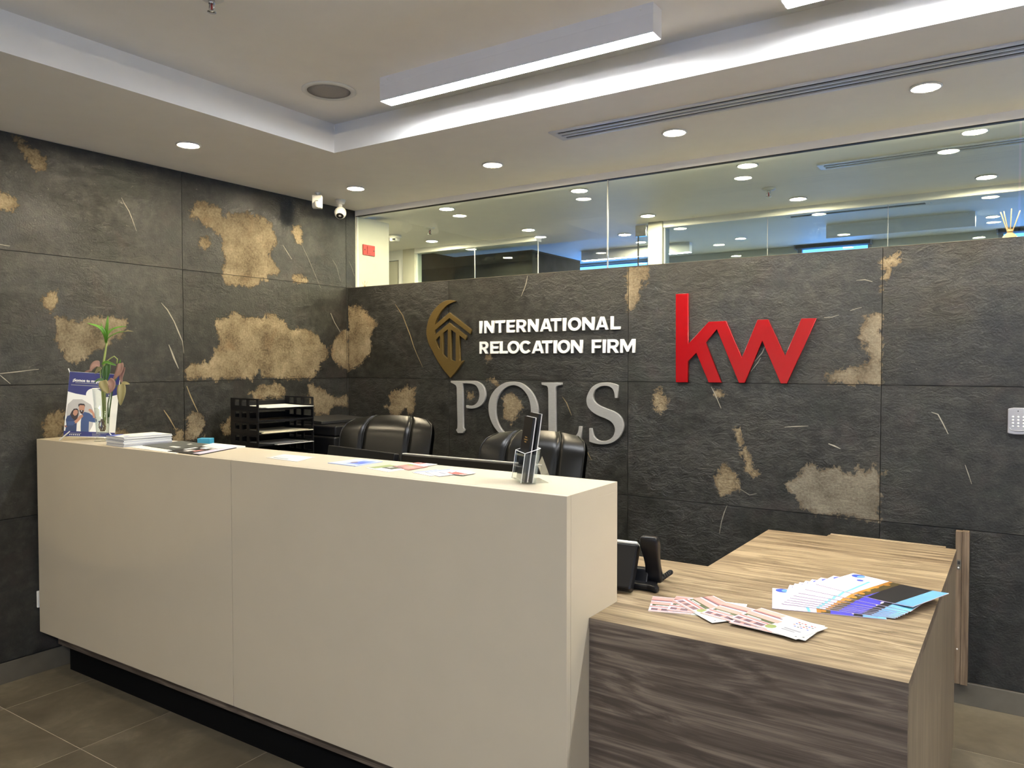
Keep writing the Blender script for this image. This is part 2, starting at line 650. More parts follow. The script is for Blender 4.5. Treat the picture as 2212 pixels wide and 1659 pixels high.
def rect(u0, v0, u1, v1):
    return [(u0, v0), (u1, v0), (u1, v1), (u0, v1)]


# ------------------------------------------------------------------ room shell
ZC, ZT, ZU, YG = 2.49, 2.58, 2.66, 0.0746
XT, YT = 0.962, -1.03          # corner of the ceiling tray
XR, YF = 7.2, -7.0             # far right wall, wall behind the viewer
TX1, TY0 = 6.2, -5.8

floor = struct(G().box((-2.2, YF, -0.10), (XR, 4.7, -0.0038)).build('floor', 'floor_tile'))
G().quad([(0.0, -4.08, -0.0008), (5.72, -4.08, -0.0008), (5.72, 0.0, -0.0008), (0.0, 0.0, -0.0008)]).build('grout_bed', 'grout', floor, fixn=False)
tile_me = {}
TS = 0.6045
for i in range(-1, 9):
    for j in range(-6, 1):
        x0, y0 = 0.291 + (i) * TS, -0.458 + j * TS
        x1, y1 = x0 + TS, y0 + TS
        x0, y1 = max(x0, 0.0), min(y1, 0.0)
        if x1 - x0 < 0.02 or y1 - y0 < 0.02:
            continue
        key = (round(x1 - x0, 3), round(y1 - y0, 3))
        gp = 0.0015
        if key not in tile_me:
            o = G().box((gp, gp, -0.004), (x1 - x0 - gp, y1 - y0 - gp, 0.0)).build('tile', 'floor_tile', floor, loc=(x0, y0, 0))
            tile_me[key] = o.data
        else:
            o = bpy.data.objects.new('tile', tile_me[key])
            COL.objects.link(o)
            o.parent = floor
            o.location = (x0, y0, 0)

# ceiling with its stepped tray
c = G()
for (x0, x1, y0, y1) in ((-0.12, XT, YF, YG), (XT, TX1, YT, YG), (TX1, XR, YF, YG), (XT, TX1, YF, TY0)):
    c.box((x0, y0, ZC), (x1, y1, ZT))
sb = 0.07
for (x0, x1, y0, y1) in ((-0.12, XT - sb, YF, YG), (XT - sb, TX1 + sb, YT + sb, YG), (TX1 + sb, XR, YF, YG), (XT - sb, TX1 + sb, YF, TY0 - sb)):
    c.box((x0, y0, ZT), (x1, y1, ZU))
c.box((-0.12, YF, ZU), (XR, YG, ZU + 0.06))
struct(c.build('ceiling', 'paint_white'))
# ceiling beyond the glass, with its own step up towards the windows
c = G()
c.box((-2.2, YG + 0.09, ZC), (XR, 2.06, ZC + 0.22))
c.box((-2.2, 2.06, ZU), (XR, 4.7, ZU + 0.06))
struct(c.build('ceiling_rear', 'paint_white'))
# header over the glass
struct(G().box((-0.12, YG, 2.4543), (XR, YG + 0.09, ZU + 0.06)).build('trim_1', 'paint_white'))
struct(G().box((0.0, YG + 0.004, 2.4505), (XR, YG + 0.03, 2.4543)).build('trim_2', 'black_matte'))

# ------------------------------------------------------------------ slate cladding
PATCH_L = [
 (0, [[-2.0626, 2.4799], [-2.0208, 2.4521], [-1.9562, 2.4325], [-1.9235, 2.397], [-1.9352, 2.3634], [-1.9866, 2.3526], [-2.0111, 2.3933], [-2.0564, 2.4362]]),
 (0, [[-2.1555, 2.236], [-2.0879, 2.2112], [-2.0574, 2.1637], [-2.0893, 2.132], [-2.1573, 2.1284]]),
 (0.1, [[-1.1841, 2.2561], [-1.1522, 2.3347], [-1.0998, 2.3484], [-1.0196, 2.3387], [-0.9652, 2.2906], [-0.8974, 2.3207], [-0.8045, 2.3357], [-0.7086, 2.3211], [-0.6346, 2.3023], [-0.6038, 2.2356], [-0.611, 2.1633], [-0.6619, 2.0962], [-0.5996, 2.0523], [-0.5873, 2.0074], [-0.6257, 1.9782], [-0.6257, 1.9775], [-0.7131, 1.9342], [-0.8098, 1.8913], [-0.9026, 1.8935], [-0.9812, 1.9062], [-0.986, 1.963], [-0.9742, 2.0215], [-0.9627, 2.0521], [-0.9786, 2.1076], [-0.9669, 2.1568], [-1.0215, 2.1873], [-1.0962, 2.2234], [-1.1586, 2.2417]]),
 (0, [[-1.1394, 2.1246], [-1.0758, 2.1563], [-1.0495, 2.1176], [-1.0928, 2.0748], [-1.1241, 2.0988]]),
 (0, [[-0.4666, 2.3172], [-0.4129, 2.3199], [-0.3862, 2.2656], [-0.3964, 2.2061], [-0.441, 2.2108], [-0.4738, 2.264]]),
 (0, [[-0.4766, 2.0039], [-0.4026, 2.0109], [-0.3479, 1.982], [-0.4032, 1.9537], [-0.4704, 1.9658]]),
 (0, [[-1.9674, 1.7436], [-1.9371, 1.7848], [-1.888, 1.7926], [-1.8801, 1.7574], [-1.916, 1.6958], [-1.9572, 1.6857]]),
 (0.35, [[-1.8939, 1.6614], [-1.863, 1.6748], [-1.8323, 1.6482], [-1.7525, 1.6559], [-1.6863, 1.6838], [-1.6013, 1.6839], [-1.5535, 1.6606], [-1.5496, 1.6266], [-1.6029, 1.5738], [-1.6721, 1.5136], [-1.739, 1.4797], [-1.7959, 1.4509], [-1.847, 1.4589], [-1.8848, 1.5106], [-1.8954, 1.5661]]),
 (0, [[-1.2196, 1.3583], [-1.2261, 1.4006], [-1.1899, 1.4418], [-1.0849, 1.4558], [-1.0299, 1.532], [-1.0075, 1.5705], [-1.0343, 1.6174], [-1.0168, 1.7036], [-0.9046, 1.7333], [-0.8118, 1.7233], [-0.7279, 1.7125], [-0.6408, 1.7573], [-0.5519, 1.7156], [-0.4869, 1.6662], [-0.3649, 1.6751], [-0.2669, 1.631], [-0.2098, 1.5668], [-0.1692, 1.5122], [-0.2108, 1.4568], [-0.2834, 1.4024], [-0.3123, 1.3507], [-0.7076, 1.3511], [-0.7315, 1.4059], [-0.7805, 1.3524]]),
 (0, [[-0.1586, 1.5345], [-0.1206, 1.6186], [-0.0596, 1.6597], [0.0101, 1.6677], [0.0077, 1.4001], [-0.0769, 1.4323], [-0.1398, 1.4792]]),
 (0.1, [[-0.8053, 1.2723], [-0.7081, 1.3147], [-0.6077, 1.3247], [-0.5371, 1.2897], [-0.5442, 1.2379], [-0.7699, 1.2311]]),
 (0.2, [[-0.3757, 1.296], [-0.3127, 1.3106], [-0.198, 1.2693], [-0.1243, 1.2224], [-0.0017, 1.2236], [-0.0101, 1.1555], [-0.1248, 1.1665], [-0.1849, 1.1083], [-0.2864, 1.1107], [-0.3352, 1.1761]]),
 (0.35, [[-1.2305, 1.1529], [-1.183, 1.1826], [-1.126, 1.1562], [-1.1002, 1.0981], [-1.119, 1.043], [-1.1853, 1.0157], [-1.2323, 1.0197]]),
 (0, [[-1.3052, 1.0939], [-1.2415, 1.0848], [-1.2363, 1.02], [-1.3061, 1.026]]),
 (0, [[-1.9604, 1.1721], [-1.9084, 1.2308], [-1.8585, 1.2259], [-1.8644, 1.0975], [-1.9482, 1.0963]]),
 (0, [[-1.627, 1.1168], [-1.566, 1.1125], [-1.5221, 1.0617], [-1.6277, 1.0703]]),
 (0, [[-1.0003, 1.0914], [-0.9368, 1.1503], [-0.9316, 1.0283], [-0.9809, 1.0466]]),
]
PATCH_B = [
 (0, [[0.0001, 1.8351], [0.0937, 1.8364], [0.2059, 1.7655], [0.2676, 1.7027], [0.1936, 1.6283], [0.2251, 1.5565], [0.1968, 1.4956], [0.083, 1.4239], [-0.0039, 1.4028]]),
 (0, [[0.3596, 1.2333], [0.4203, 1.2797], [0.5257, 1.2983], [0.5979, 1.2828], [0.5974, 1.1799], [0.5441, 1.1092], [0.4987, 1.1473], [0.4324, 1.0901], [0.3657, 1.1429], [0.3185, 1.1667], [0.393, 1.189]]),
 (0, [[1.2659, 1.2448], [1.3312, 1.2733], [1.4007, 1.2257], [1.4144, 1.1859], [1.3686, 1.1262], [1.3223, 1.0929], [1.2789, 1.1364]]),
 (0, [[1.1573, 1.3505], [1.211, 1.3748], [1.2462, 1.3151], [1.1998, 1.3236]]),
 (0, [[0.9966, 1.2618], [1.0547, 1.2844], [1.0707, 1.2401], [1.0128, 1.2201]]),
 (0, [[1.1328, 1.4992], [1.1666, 1.5035], [1.18, 1.4806], [1.1553, 1.4624], [1.1328, 1.4762]]),
 (0.2, [[2.0687, 1.959], [2.1939, 1.955], [2.1882, 1.8803], [2.1446, 1.8357], [2.1233, 1.7705], [2.0883, 1.7245], [2.0695, 1.73]]),
 (0.5, [[3.3029, 1.6579], [3.2263, 1.6606], [3.2364, 1.6199], [3.2105, 1.6045], [3.1982, 1.552], [3.2413, 1.5109], [3.249, 1.4786], [3.2271, 1.4423], [3.1669, 1.4301], [3.0823, 1.4051], [3.075, 1.3519], [3.3062, 1.3535]]),
 (0, [[2.2131, 1.2402], [2.228, 1.2876], [2.258, 1.2995], [2.2988, 1.2611], [2.299, 1.2145], [2.2685, 1.1836], [2.2284, 1.201]]),
 (0, [[2.5495, 1.3168], [2.5841, 1.3282], [2.588, 1.2862], [2.5571, 1.2703]]),
 (0, [[2.6432, 1.1231], [2.6681, 1.1305], [2.6827, 1.0675], [2.7183, 1.0166], [2.7362, 0.9474], [2.773, 0.9046], [2.7385, 0.886], [2.6996, 0.9271], [2.6824, 0.9878], [2.6821, 1.0232], [2.6506, 1.0835]]),
 (0, [[2.5559, 0.8801], [2.5902, 0.9502], [2.6174, 0.9522], [2.6572, 0.8972], [2.6755, 0.8364], [2.6381, 0.8108], [2.5786, 0.781], [2.5572, 0.826]]),
 (0.85, [[2.8894, 0.8726], [2.9346, 0.9106], [2.9753, 0.9224], [2.975, 0.958], [3.0151, 0.9761], [3.0472, 0.96], [3.1255, 0.9658], [3.1412, 0.9455], [3.187, 0.949], [3.2094, 0.977], [3.2472, 0.9505], [3.2765, 0.9867], [3.3017, 0.9684], [3.3042, 0.7386], [3.2194, 0.7404], [3.0011, 0.7517], [2.9482, 0.7632], [2.9724, 0.7862], [2.9394, 0.8256], [2.9146, 0.8404]]),
 (0.1, [[3.3014, 1.9325], [3.3709, 1.9348], [3.3636, 1.8882], [3.3356, 1.8428], [3.3031, 1.7734]]),
 (0.3, [[3.3206, 0.9739], [3.3387, 0.9793], [3.341, 0.9634], [3.3281, 0.9568]]),
]
VEIN_L = [
 (0, 0.0042, [[-1.5706, 2.288], [-1.5535, 2.2571], [-1.5319, 2.2268], [-1.5147, 2.1868], [-1.4931, 2.1299]]),
 (0, 0.0060, [[-0.5494, 2.1792], [-0.5186, 2.1438], [-0.4796, 2.0984]]),
 (0, 0.0032, [[-0.4005, 2.2055], [-0.3736, 2.1612], [-0.3464, 2.1218], [-0.3121, 2.0612], [-0.2802, 2.005], [-0.2423, 1.937]]),
 (0, 0.0028, [[-0.1381, 2.1334], [-0.1011, 2.0931], [-0.0641, 1.9962]]),
 (0, 0.0028, [[0.0143, 2.1391], [0.0375, 2.1018], [0.0654, 2.0418]]),
 (0, 0.0070, [[-1.3608, 1.7688], [-1.3256, 1.7335], [-1.2873, 1.6725], [-1.2633, 1.6191], [-1.239, 1.5652], [-1.2318, 1.5014]]),
 (0, 0.0100, [[-1.3204, 1.5472], [-1.3043, 1.5096], [-1.2901, 1.4736], [-1.265, 1.4192]]),
 (0, 0.0050, [[-2.163, 1.3992], [-2.0735, 1.4088], [-1.9785, 1.4204]]),
 (0, 0.0050, [[-2.1428, 1.3945], [-2.1226, 1.3753], [-2.1009, 1.3544]]),
 (1, 0.0070, [[-1.217, 1.3224], [-1.1923, 1.2617], [-1.1499, 1.1762]]),
 (1, 0.0080, [[-1.3544, 1.1978], [-1.3239, 1.1539], [-1.2855, 1.0879]]),
 (0, 0.0050, [[-0.1563, 1.7782], [-0.1226, 1.7188], [-0.0718, 1.657]]),
 (0, 0.0045, [[-2.1329, 1.9796], [-2.0919, 1.9773]]),
]
VEIN_B = [
 (1, 0.0055, [[0.4279, 1.8302], [0.4568, 1.7963], [0.492, 1.7555], [0.528, 1.6805], [0.5536, 1.6308], [0.5853, 1.552], [0.6106, 1.5029], [0.6572, 1.4229]]),
 (1, 0.0060, [[1.6742, 1.2579], [1.7019, 1.225], [1.7196, 1.187], [1.7343, 1.1549]]),
 (1, 0.0045, [[1.7974, 1.0323], [1.8234, 0.9743], [1.8586, 0.9148]]),
 (0, 0.0048, [[1.4442, 1.9485], [1.4358, 1.912], [1.4253, 1.8818], [1.4, 1.8327]]),
 (0, 0.0050, [[2.7939, 1.5281], [2.7788, 1.4945], [2.7429, 1.4521]]),
 (0, 0.0045, [[2.7721, 1.4711], [2.7576, 1.4468], [2.7259, 1.4049]]),
 (0, 0.0045, [[3.0588, 1.6549], [3.0955, 1.6561], [3.124, 1.665]]),
 (0, 0.0035, [[3.1705, 1.6821], [3.1946, 1.6901], [3.2185, 1.6956]]),
 (0, 0.0040, [[3.1948, 1.8173], [3.2306, 1.8183], [3.2618, 1.8076]]),
 (0, 0.0045, [[2.8871, 1.1421], [2.9407, 1.1479], [2.9943, 1.152]]),
 (0, 0.0060, [[3.4997, 1.2343], [3.525, 1.2258], [3.5458, 1.1841], [3.5645, 1.1426]]),
 (0, 0.0035, [[3.6279, 1.0162], [3.6401, 0.9789], [3.6531, 0.9366]]),
 (0, 0.0045, [[2.5292, 1.3282], [2.5496, 1.2899], [2.5802, 1.2216]]),
 (0, 0.0060, [[3.0839, 1.0744], [3.109, 1.0659], [3.1355, 1.0542]]),
 (0, 0.0045, [[2.6143, 0.7431], [2.5991, 0.7038], [2.5858, 0.6572], [2.5761, 0.5974]]),
 (0, 0.0035, [[2.6791, 0.8279], [2.7233, 0.8036], [2.7581, 0.813]]),
]


def sdf(U, V, poly):
    P = np.array(poly)
    Q = np.roll(P, -1, axis=0)
    d = np.full(U.shape, 1e9)
    ins = np.zeros(U.shape, bool)
    for (ax, ay), (bx, by) in zip(P, Q):
        ex, ey = bx - ax, by - ay
        t = np.clip(((U - ax) * ex + (V - ay) * ey) / (ex * ex + ey * ey + 1e-12), 0, 1)
        d = np.minimum(d, np.hypot(U - ax - t * ex, V - ay - t * ey))
        c1 = (ay > V) != (by > V)
        with np.errstate(divide='ignore', invalid='ignore'):
            xi = ax + (V - ay) * ex / (ey if abs(ey) > 1e-12 else 1e-12)
        ins ^= c1 & (U < xi)
    return np.where(ins, d, -d)


def slate_tile(side, u0, u1, z0, z1, parent, patches, veins):
    gp = 0.0014
    u0 += gp; u1 -= gp; z0 += gp; z1 -= gp
    lip = rnd.uniform(0, 0.0012)
    near = [(tn, p) for tn, p in patches if max(q[0] for q in p) > u0 - 0.03 and min(q[0] for q in p) < u1 + 0.03 and max(q[1] for q in p) > z0 - 0.03 and min(q[1] for q in p) < z1 + 0.03]
    st = 0.013
    nu = max(2, int((u1 - u0) / st)) if near else 1
    nz = max(2, int((z1 - z0) / st)) if near else 1
    U, V = np.meshgrid(np.linspace(u0, u1, nu + 1), np.linspace(z0, z1, nz + 1))
    S = np.full(U.shape, -1.0)
    T = np.zeros(U.shape)
    for tn, p in near:
        d = sdf(U, V, p)
        T = np.where(d > S, tn, T)
        S = np.maximum(S, d)
    def P3(u, z, w):
        return (-w, u, z) if side == 'L' else (u, w, z)
    vs = [P3(u, z, lip) for u, z in zip(U.ravel(), V.ravel())]
    fs = [(j * (nu + 1) + i, j * (nu + 1) + i + 1, (j + 1) * (nu + 1) + i + 1, (j + 1) * (nu + 1) + i) for j in range(nz) for i in range(nu)]
    n0 = len(vs)
    for w in (lip, 0.0115):
        vs += [P3(u0, z0, w), P3(u1, z0, w), P3(u1, z1, w), P3(u0, z1, w)]
    a = n0
    fs += [(a, a + 1, a + 5, a + 4), (a + 1, a + 2, a + 6, a + 5), (a + 2, a + 3, a + 7, a + 6), (a + 3, a, a + 4, a + 7)]
    me = bpy.data.meshes.new('slate_tile')
    me.from_pydata(vs, [], fs)
    if side == 'B' or side == 'L':
        pass
    me.materials.append(M_['slate'])
    for nm, arr in (('patch', S), ('tone', T)):
        at = me.attributes.new(nm, 'FLOAT', 'POINT')
        at.data.foreach_set('value', np.concatenate([arr.ravel(), np.full(8, -1.0 if nm == 'patch' else 0.0)]).astype(np.float32))
    me.update()
    o = bpy.data.objects.new('slate_tile', me)
    COL.objects.link(o)
    o.parent = parent
    for kind, wd, pts in veins:
        mu = sum(q[0] for q in pts) / len(pts)
        mz = sum(q[1] for q in pts) / len(pts)
        if not (u0 <= mu < u1 and z0 <= mz < z1):
            continue
        top, bot = [], []
        n = len(pts)
        for i, (u, z) in enumerate(pts):
            p, q = pts[max(i - 1, 0)], pts[min(i + 1, n - 1)]
            du, dz = q[0] - p[0], q[1] - p[1]
            ln = math.hypot(du, dz)
            h = wd * 0.5 * (0.25 + 0.75 * math.sin(math.pi * (i + 0.4) / (n - 0.2))) * rnd.uniform(0.7, 1.1)
            top.append(P3(u - dz / ln * h, z + du / ln * h, -0.0004))
            bot.append(P3(u + dz / ln * h, z - du / ln * h, -0.0004))
        g = G()
        g.add(top + bot, [(i, i + 1, n + i + 1, n + i) for i in range(n - 1)])
        g.build('quartz_vein', 'vein_tan' if kind else 'vein', o, fixn=False)
    return o


ROWS = (0.0945, 0.7415, 1.348, 1.958, 2.4899)
wall_left = struct(G().box((-0.12, YF, 0.0), (-0.0115, YG, ZC)).build('wall_left', 'joint'))
YJ = (-4.8927, -3.6727, -2.4527, -1.2327, -0.013, YG)
for r in range(4):
    for k in range(len(YJ) - 1):
        slate_tile('L', YJ[k], YJ[k + 1], ROWS[r], ROWS[r + 1], wall_left, PATCH_L, VEIN_L)
wall_back = struct(G().box((0.0, 0.0115, 0.0), (5.8, 0.16, 1.958)).build('wall_back', 'joint'))
G().box((0.0, 0.0, 1.9565), (5.8, 0.16, 1.9585)).build('wall_cap', 'baseboard', wall_back)
XJ = (0.001, 0.868, 2.0761, 3.3024, 4.528, 5.754)
for r in range(3):
    for k in range(len(XJ) - 1):
        slate_tile('B', XJ[k], XJ[k + 1], ROWS[r], ROWS[r + 1] - (0.0015 if r == 2 else 0), wall_back, PATCH_B, VEIN_B)
struct(G().box((0.0, YF, 0.0), (0.011, -0.012, 0.0935)).build('baseboard_left', 'baseboard', bevel=0.0015))
struct(G().box((0.0, -0.012, 0.0), (5.8, 0.011, 0.0935)).build('baseboard_back', 'baseboard', bevel=0.0015))

# room behind and beside the viewer
struct(G().box((XR, YF, 0), (XR + 0.1, 4.7, ZU)).build('wall_right', 'paint_plain'))
struct(G().box((5.8, 0.0, 0), (5.95, 0.16, ZC)).build('wall_back_end', 'paint_wall'))
g = G()
WX0, WX1, WZ0, WZ1 = 4.3, 6.3, 0.8, 2.3
g.box((-0.12, YF - 0.1, 0), (WX0, YF, ZU)).box((WX1, YF - 0.1, 0), (XR, YF, ZU))
g.box((WX0, YF - 0.1, 0), (WX1, YF, WZ0)).box((WX0, YF - 0.1, WZ1), (WX1, YF, ZU))
struct(g.build('wall_front', 'paint_plain'))
portal('window_portal', ((WX0 + WX1) / 2, YF - 0.05, (WZ0 + WZ1) / 2), (math.radians(90), 0, 0), WX1 - WX0, WZ1 - WZ0)

# ------------------------------------------------------------------ glass over the low wall
window_1 = struct(G().box((0.0, YG + 0.012, 1.9585), (0.006, YG + 0.024, 2.4505)).build('window_1', 'white_plastic'))
for i, (x0, x1) in enumerate(((0.0065, 1.906), (1.914, 3.80), (3.808, 5.79))):
    G().quad([(x0, YG + 0.014, 1.959), (x1, YG + 0.014, 1.959), (x1, YG + 0.014, 2.4503), (x0, YG + 0.014, 2.4503)]).build('pane', 'glass', window_1, fixn=False)
G().box((1.9075, YG + 0.010, 1.959), (1.9125, YG + 0.020, 2.450)).build('glass_joint', 'silver_plastic', window_1)

# ------------------------------------------------------------------ rooms seen through the glass
g = G().box((-0.12, YG + 0.001, 0), (0.0, 0.41, 2.454))
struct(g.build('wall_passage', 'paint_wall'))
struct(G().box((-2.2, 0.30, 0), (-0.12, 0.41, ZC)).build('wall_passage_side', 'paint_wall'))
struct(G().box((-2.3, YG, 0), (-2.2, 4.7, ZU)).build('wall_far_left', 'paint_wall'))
# partition 2
Y2 = 1.62
g = G().box((-2.2, Y2, 0), (-1.30, Y2 + 0.1, ZC)).box((-0.94, Y2, 0), (-0.80, Y2 + 0.1, ZC))
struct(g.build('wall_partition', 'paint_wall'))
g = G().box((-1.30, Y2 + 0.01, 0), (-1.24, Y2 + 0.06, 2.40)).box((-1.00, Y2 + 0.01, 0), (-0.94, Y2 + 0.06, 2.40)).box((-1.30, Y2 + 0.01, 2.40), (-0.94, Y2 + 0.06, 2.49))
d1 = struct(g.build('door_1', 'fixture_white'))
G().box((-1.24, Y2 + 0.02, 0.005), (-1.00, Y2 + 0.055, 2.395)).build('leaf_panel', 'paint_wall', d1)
struct(G().box((-0.80, Y2, 2.445), (0.50, Y2 + 0.08, ZC)).build('trim_3', 'paint_white'))
struct(G().box((1.60, Y2, 2.445), (XR, Y2 + 0.08, ZC)).build('trim_4', 'paint_white'))
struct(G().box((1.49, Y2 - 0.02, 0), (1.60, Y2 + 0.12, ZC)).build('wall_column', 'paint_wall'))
w2 = struct(G().box((-0.80, Y2 + 0.02, 0), (-0.79, Y2 + 0.04, 2.445)).build('window_2', 'white_plastic'))
for x0, x1 in ((-0.788, -0.145), (-0.137, 0.498)):
    G().quad([(x0, Y2 + 0.03, 0), (x1, Y2 + 0.03, 0), (x1, Y2 + 0.03, 2.445), (x0, Y2 + 0.03, 2.445)]).build('pane', 'glass_rear', w2, fixn=False)
G().box((-0.1435, Y2 + 0.026, 0), (-0.1385, Y2 + 0.034, 2.445)).build('glass_joint', 'silver_plastic', w2)
G().box((0.499, Y2 + 0.025, 0), (0.503, Y2 + 0.035, 2.445)).build('glass_joint', 'silver_plastic', w2)
w3 = struct(G().box((1.60, Y2 + 0.02, 0), (1.606, Y2 + 0.04, 2.445)).build('window_3', 'white_plastic'))
for x0, x1 in ((1.608, 2.346), (2.354, 3.096), (3.104, 4.2), (4.208, XR)):
    G().quad([(x0, Y2 + 0.03, 0), (x1, Y2 + 0.03, 0), (x1, Y2 + 0.03, 2.445), (x0, Y2 + 0.03, 2.445)]).build('pane', 'glass_rear', w3, fixn=False)
for x in (2.35, 3.10):
    G().box((x - 0.0015, Y2 + 0.027, 0), (x + 0.0015, Y2 + 0.033, 2.445)).build('glass_joint', 'silver_plastic', w3)
# glass door beside the column, with its patch fitting
d2 = struct(G().box((1.385, Y2 + 0.024, 0.01), (1.392, Y2 + 0.036, 2.40)).build('door_2', 'black_matte'))
G().quad([(1.392, Y2 + 0.03, 0.01), (1.485, Y2 + 0.03, 0.01), (1.485, Y2 + 0.03, 2.44), (1.392, Y2 + 0.03, 2.44)]).build('pane', 'glass_rear', d2, fixn=False)
G().box((1.37, Y2 + 0.015, 2.40), (1.46, Y2 + 0.045, 2.485)).build('patch_fitting', 'chrome', d2, bevel=0.003)
# dark clad core and the meeting rooms
struct(G().box((-0.85, 2.28, 0), (0.05, 3.2, ZC)).build('wall_core', 'dark_panel'))
struct(G().box((-0.95, Y2 + 0.1, 0), (-0.85, 3.2, ZC)).build('wall_core_side', 'dark_panel'))
YB = 4.6
g = G()
WINS = ((-0.9, 0.2), (1.85, 2.56), (3.62, 4.6), (5.0, 6.6))
xs = -2.2
for a, b in WINS:
    g.box((xs, YB, 0), (a, YB + 0.1, ZU))
    g.box((a, YB, 0), (b, YB + 0.1, 0.8)).box((a, YB, 2.635), (b, YB + 0.1, ZU))
    xs = b
g.box((xs, YB, 0), (XR, YB + 0.1, ZU))
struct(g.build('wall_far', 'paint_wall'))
for i, (a, b) in enumerate(WINS):
    w = struct(G().box((a, YB + 0.03, 0.8), (b, YB + 0.07, 0.84)).box((a, YB + 0.03, 2.625), (b, YB + 0.07, 2.635)).box((a, YB + 0.03, 0.84), (a + 0.04, YB + 0.07, 2.625)).box((b - 0.04, YB + 0.03, 0.84), (b, YB + 0.07, 2.625)).build('window_%d' % (4 + i), 'grey_plastic'))
    portal('window_portal', ((a + b) / 2, YB + 0.08, 1.7), (math.radians(-90), 0, 0), b - a, 1.75)
for nm, (a, b) in zip(('above the rear column', 'under the reed diffuser'), WINS[1:3]):
    t = thing('blind_cassette', 'dark roller blind cassette over the far window ' + nm, 'blind', (a, YB - 0.09, 2.622))
    G().box((0, 0, 0), (b - a, 0.085, 0.033)).build('housing', 'black_matte', t, bevel=0.004)
    G().box((-0.012, -0.004, -0.004), (0.0, 0.088, 0.036)).build('end_bracket', 'grey_plastic', t)
    G().box((b - a, -0.004, -0.004), (b - a + 0.012, 0.088, 0.036)).build('end_bracket', 'grey_plastic', t)

# ------------------------------------------------------------------ lamps
def downlight_proto():
    o = thing('ceiling_downlight', 'x', 'downlight')
    G().lathe([(0.050, 0.0), (0.0555, -0.001), (0.057, -0.004), (0.053, -0.007), (0.0475, -0.0065), (0.046, -0.003)], 40).build('trim_ring', 'white_plastic', o)
    G().lathe([(0.0001, -0.0042), (0.0472, -0.0042)], 40).build('lens', 'lamp_down', o, fixn=False)
    return o


dl = None
FRONT_DL = [((0.494, -1.521), 'round warm ceiling downlight alone beside the left edge of the tray'),
            ((0.498, -0.42), 'round warm ceiling downlight nearest the white dome camera'),
            ((1.49, -0.415), 'round warm ceiling downlight left of where the slot vent begins'),
            ((2.498, -0.423), 'round warm ceiling downlight just below the near end of the slot vent'),
            ((3.505, -0.44), 'largest round warm ceiling downlight at the upper right by the slot vent'),
            ((4.51, -0.43), 'round warm ceiling downlight beyond the right edge of the view'),
            ((0.494, -2.62), 'round warm ceiling downlight beyond the left edge of the view'),
            ((0.494, -3.72), 'round warm ceiling downlight far left behind the viewer'),
            ((5.5, -0.43), 'round warm ceiling downlight far right beyond the view'),
            ((6.7, -2.0), 'added unseen downlight on the right side of the tray'),  # this and the rest of the list: unseen, added to light the room
            ((6.7, -4.0), 'added unseen downlight at the back right of the tray'),
            ((2.5, -6.4), 'added unseen downlight behind the viewer'),
            ((4.5, -6.4), 'added unseen downlight behind the viewer near the window')]
REAR_DL = [((0.57, 0.36), 'downlight behind the glass, first from the white wall in the nearest rear row'),
           ((1.58, 0.37), 'downlight behind the glass just left of the upright glass joint'),
           ((2.60, 0.34), 'downlight behind the glass above the sprinkler in the nearest rear row'),
           ((3.63, 0.31), 'downlight behind the glass at far right above the rear slot vent'),
           ((-0.42, 0.72), 'downlight behind the glass hidden round the white wall corner'),
           ((4.65, 0.33), 'downlight behind the glass beyond the right edge of the view'),
           ((-0.39, 1.37), 'downlight behind the glass right of the white smoke detector'),
           ((0.59, 1.36), 'downlight behind the glass over the end of the dark glazed room'),
           ((1.60, 1.34), 'downlight behind the glass at the head of the white column'),
           ((2.62, 1.35), 'downlight behind the glass above the blue glazed room'),
           ((3.64, 1.34), 'downlight behind the glass at right above the blue glazed room'),
           ((4.66, 1.34), 'downlight behind the glass outside the right edge in the second rear row'),
           ((1.12, 1.98), 'downlight behind the glass left of the chrome door fitting')]
FAR_DL = [((0.62, 3.42), 'small far downlight over the open passage'),
          ((1.52, 3.75), 'small far downlight in the blue ceiling right of the column'),
          ((2.55, 3.75), 'small far downlight in the blue ceiling near the far window'),
          ((3.60, 3.80), 'small far downlight in the blue ceiling under the reeds')]
for lst, z in ((FRONT_DL, ZC), (REAR_DL, ZC), (FAR_DL, ZU)):
    for (x, y), lab in lst:
        if dl is None:
            dl = downlight_proto()
            o = dl
        else:
            o = copy_tree(dl)
        o.location = (x, y, z - 0.0002)
        tag(o, lab, 'downlight', 'round recessed downlights in the ceilings')


def linear_light(x, y, z, label, lit=True, length=1.225, w=0.072, h=0.1):
    t = thing('linear_light', label, 'ceiling light', (x, y, z), group='long white box lights')
    g = G().box((0, -w / 2, -h), (length, -w / 2 + 0.004, 0)).box((0, w / 2 - 0.004, -h), (length, w / 2, 0))
    g.box((0, -w / 2 + 0.004, -h), (0.004, w / 2 - 0.004, 0)).box((length - 0.004, -w / 2 + 0.004, -h), (length, w / 2 - 0.004, 0))
    g.box((0.004, -w / 2 + 0.004, -0.010), (length - 0.004, w / 2 - 0.004, -0.002))
    g.build('housing', 'fixture_white', t)
    G().box((-0.001, -w / 2 - 0.0012, -0.036), (length + 0.001, -w / 2 + 0.001, -0.030)).build('seam_strip', 'fixture_white', t)
    G().box((0.004, -w / 2 + 0.004, -h - 0.001), (length - 0.004, w / 2 - 0.004, -h + 0.003)).build('diffuser', 'lamp_linear' if lit else 'fixture_white', t)
    for q in (0.045, length - 0.045):
        G().lathe([(0.0001, 0.002), (0.0045, 0.0015), (0.005, 0)], 12, M=Matrix.Translation((q, -w / 2, -0.014)) @ Matrix.Rotation(math.radians(90), 4, 'X')).build('screw', 'screw', t)
    return t


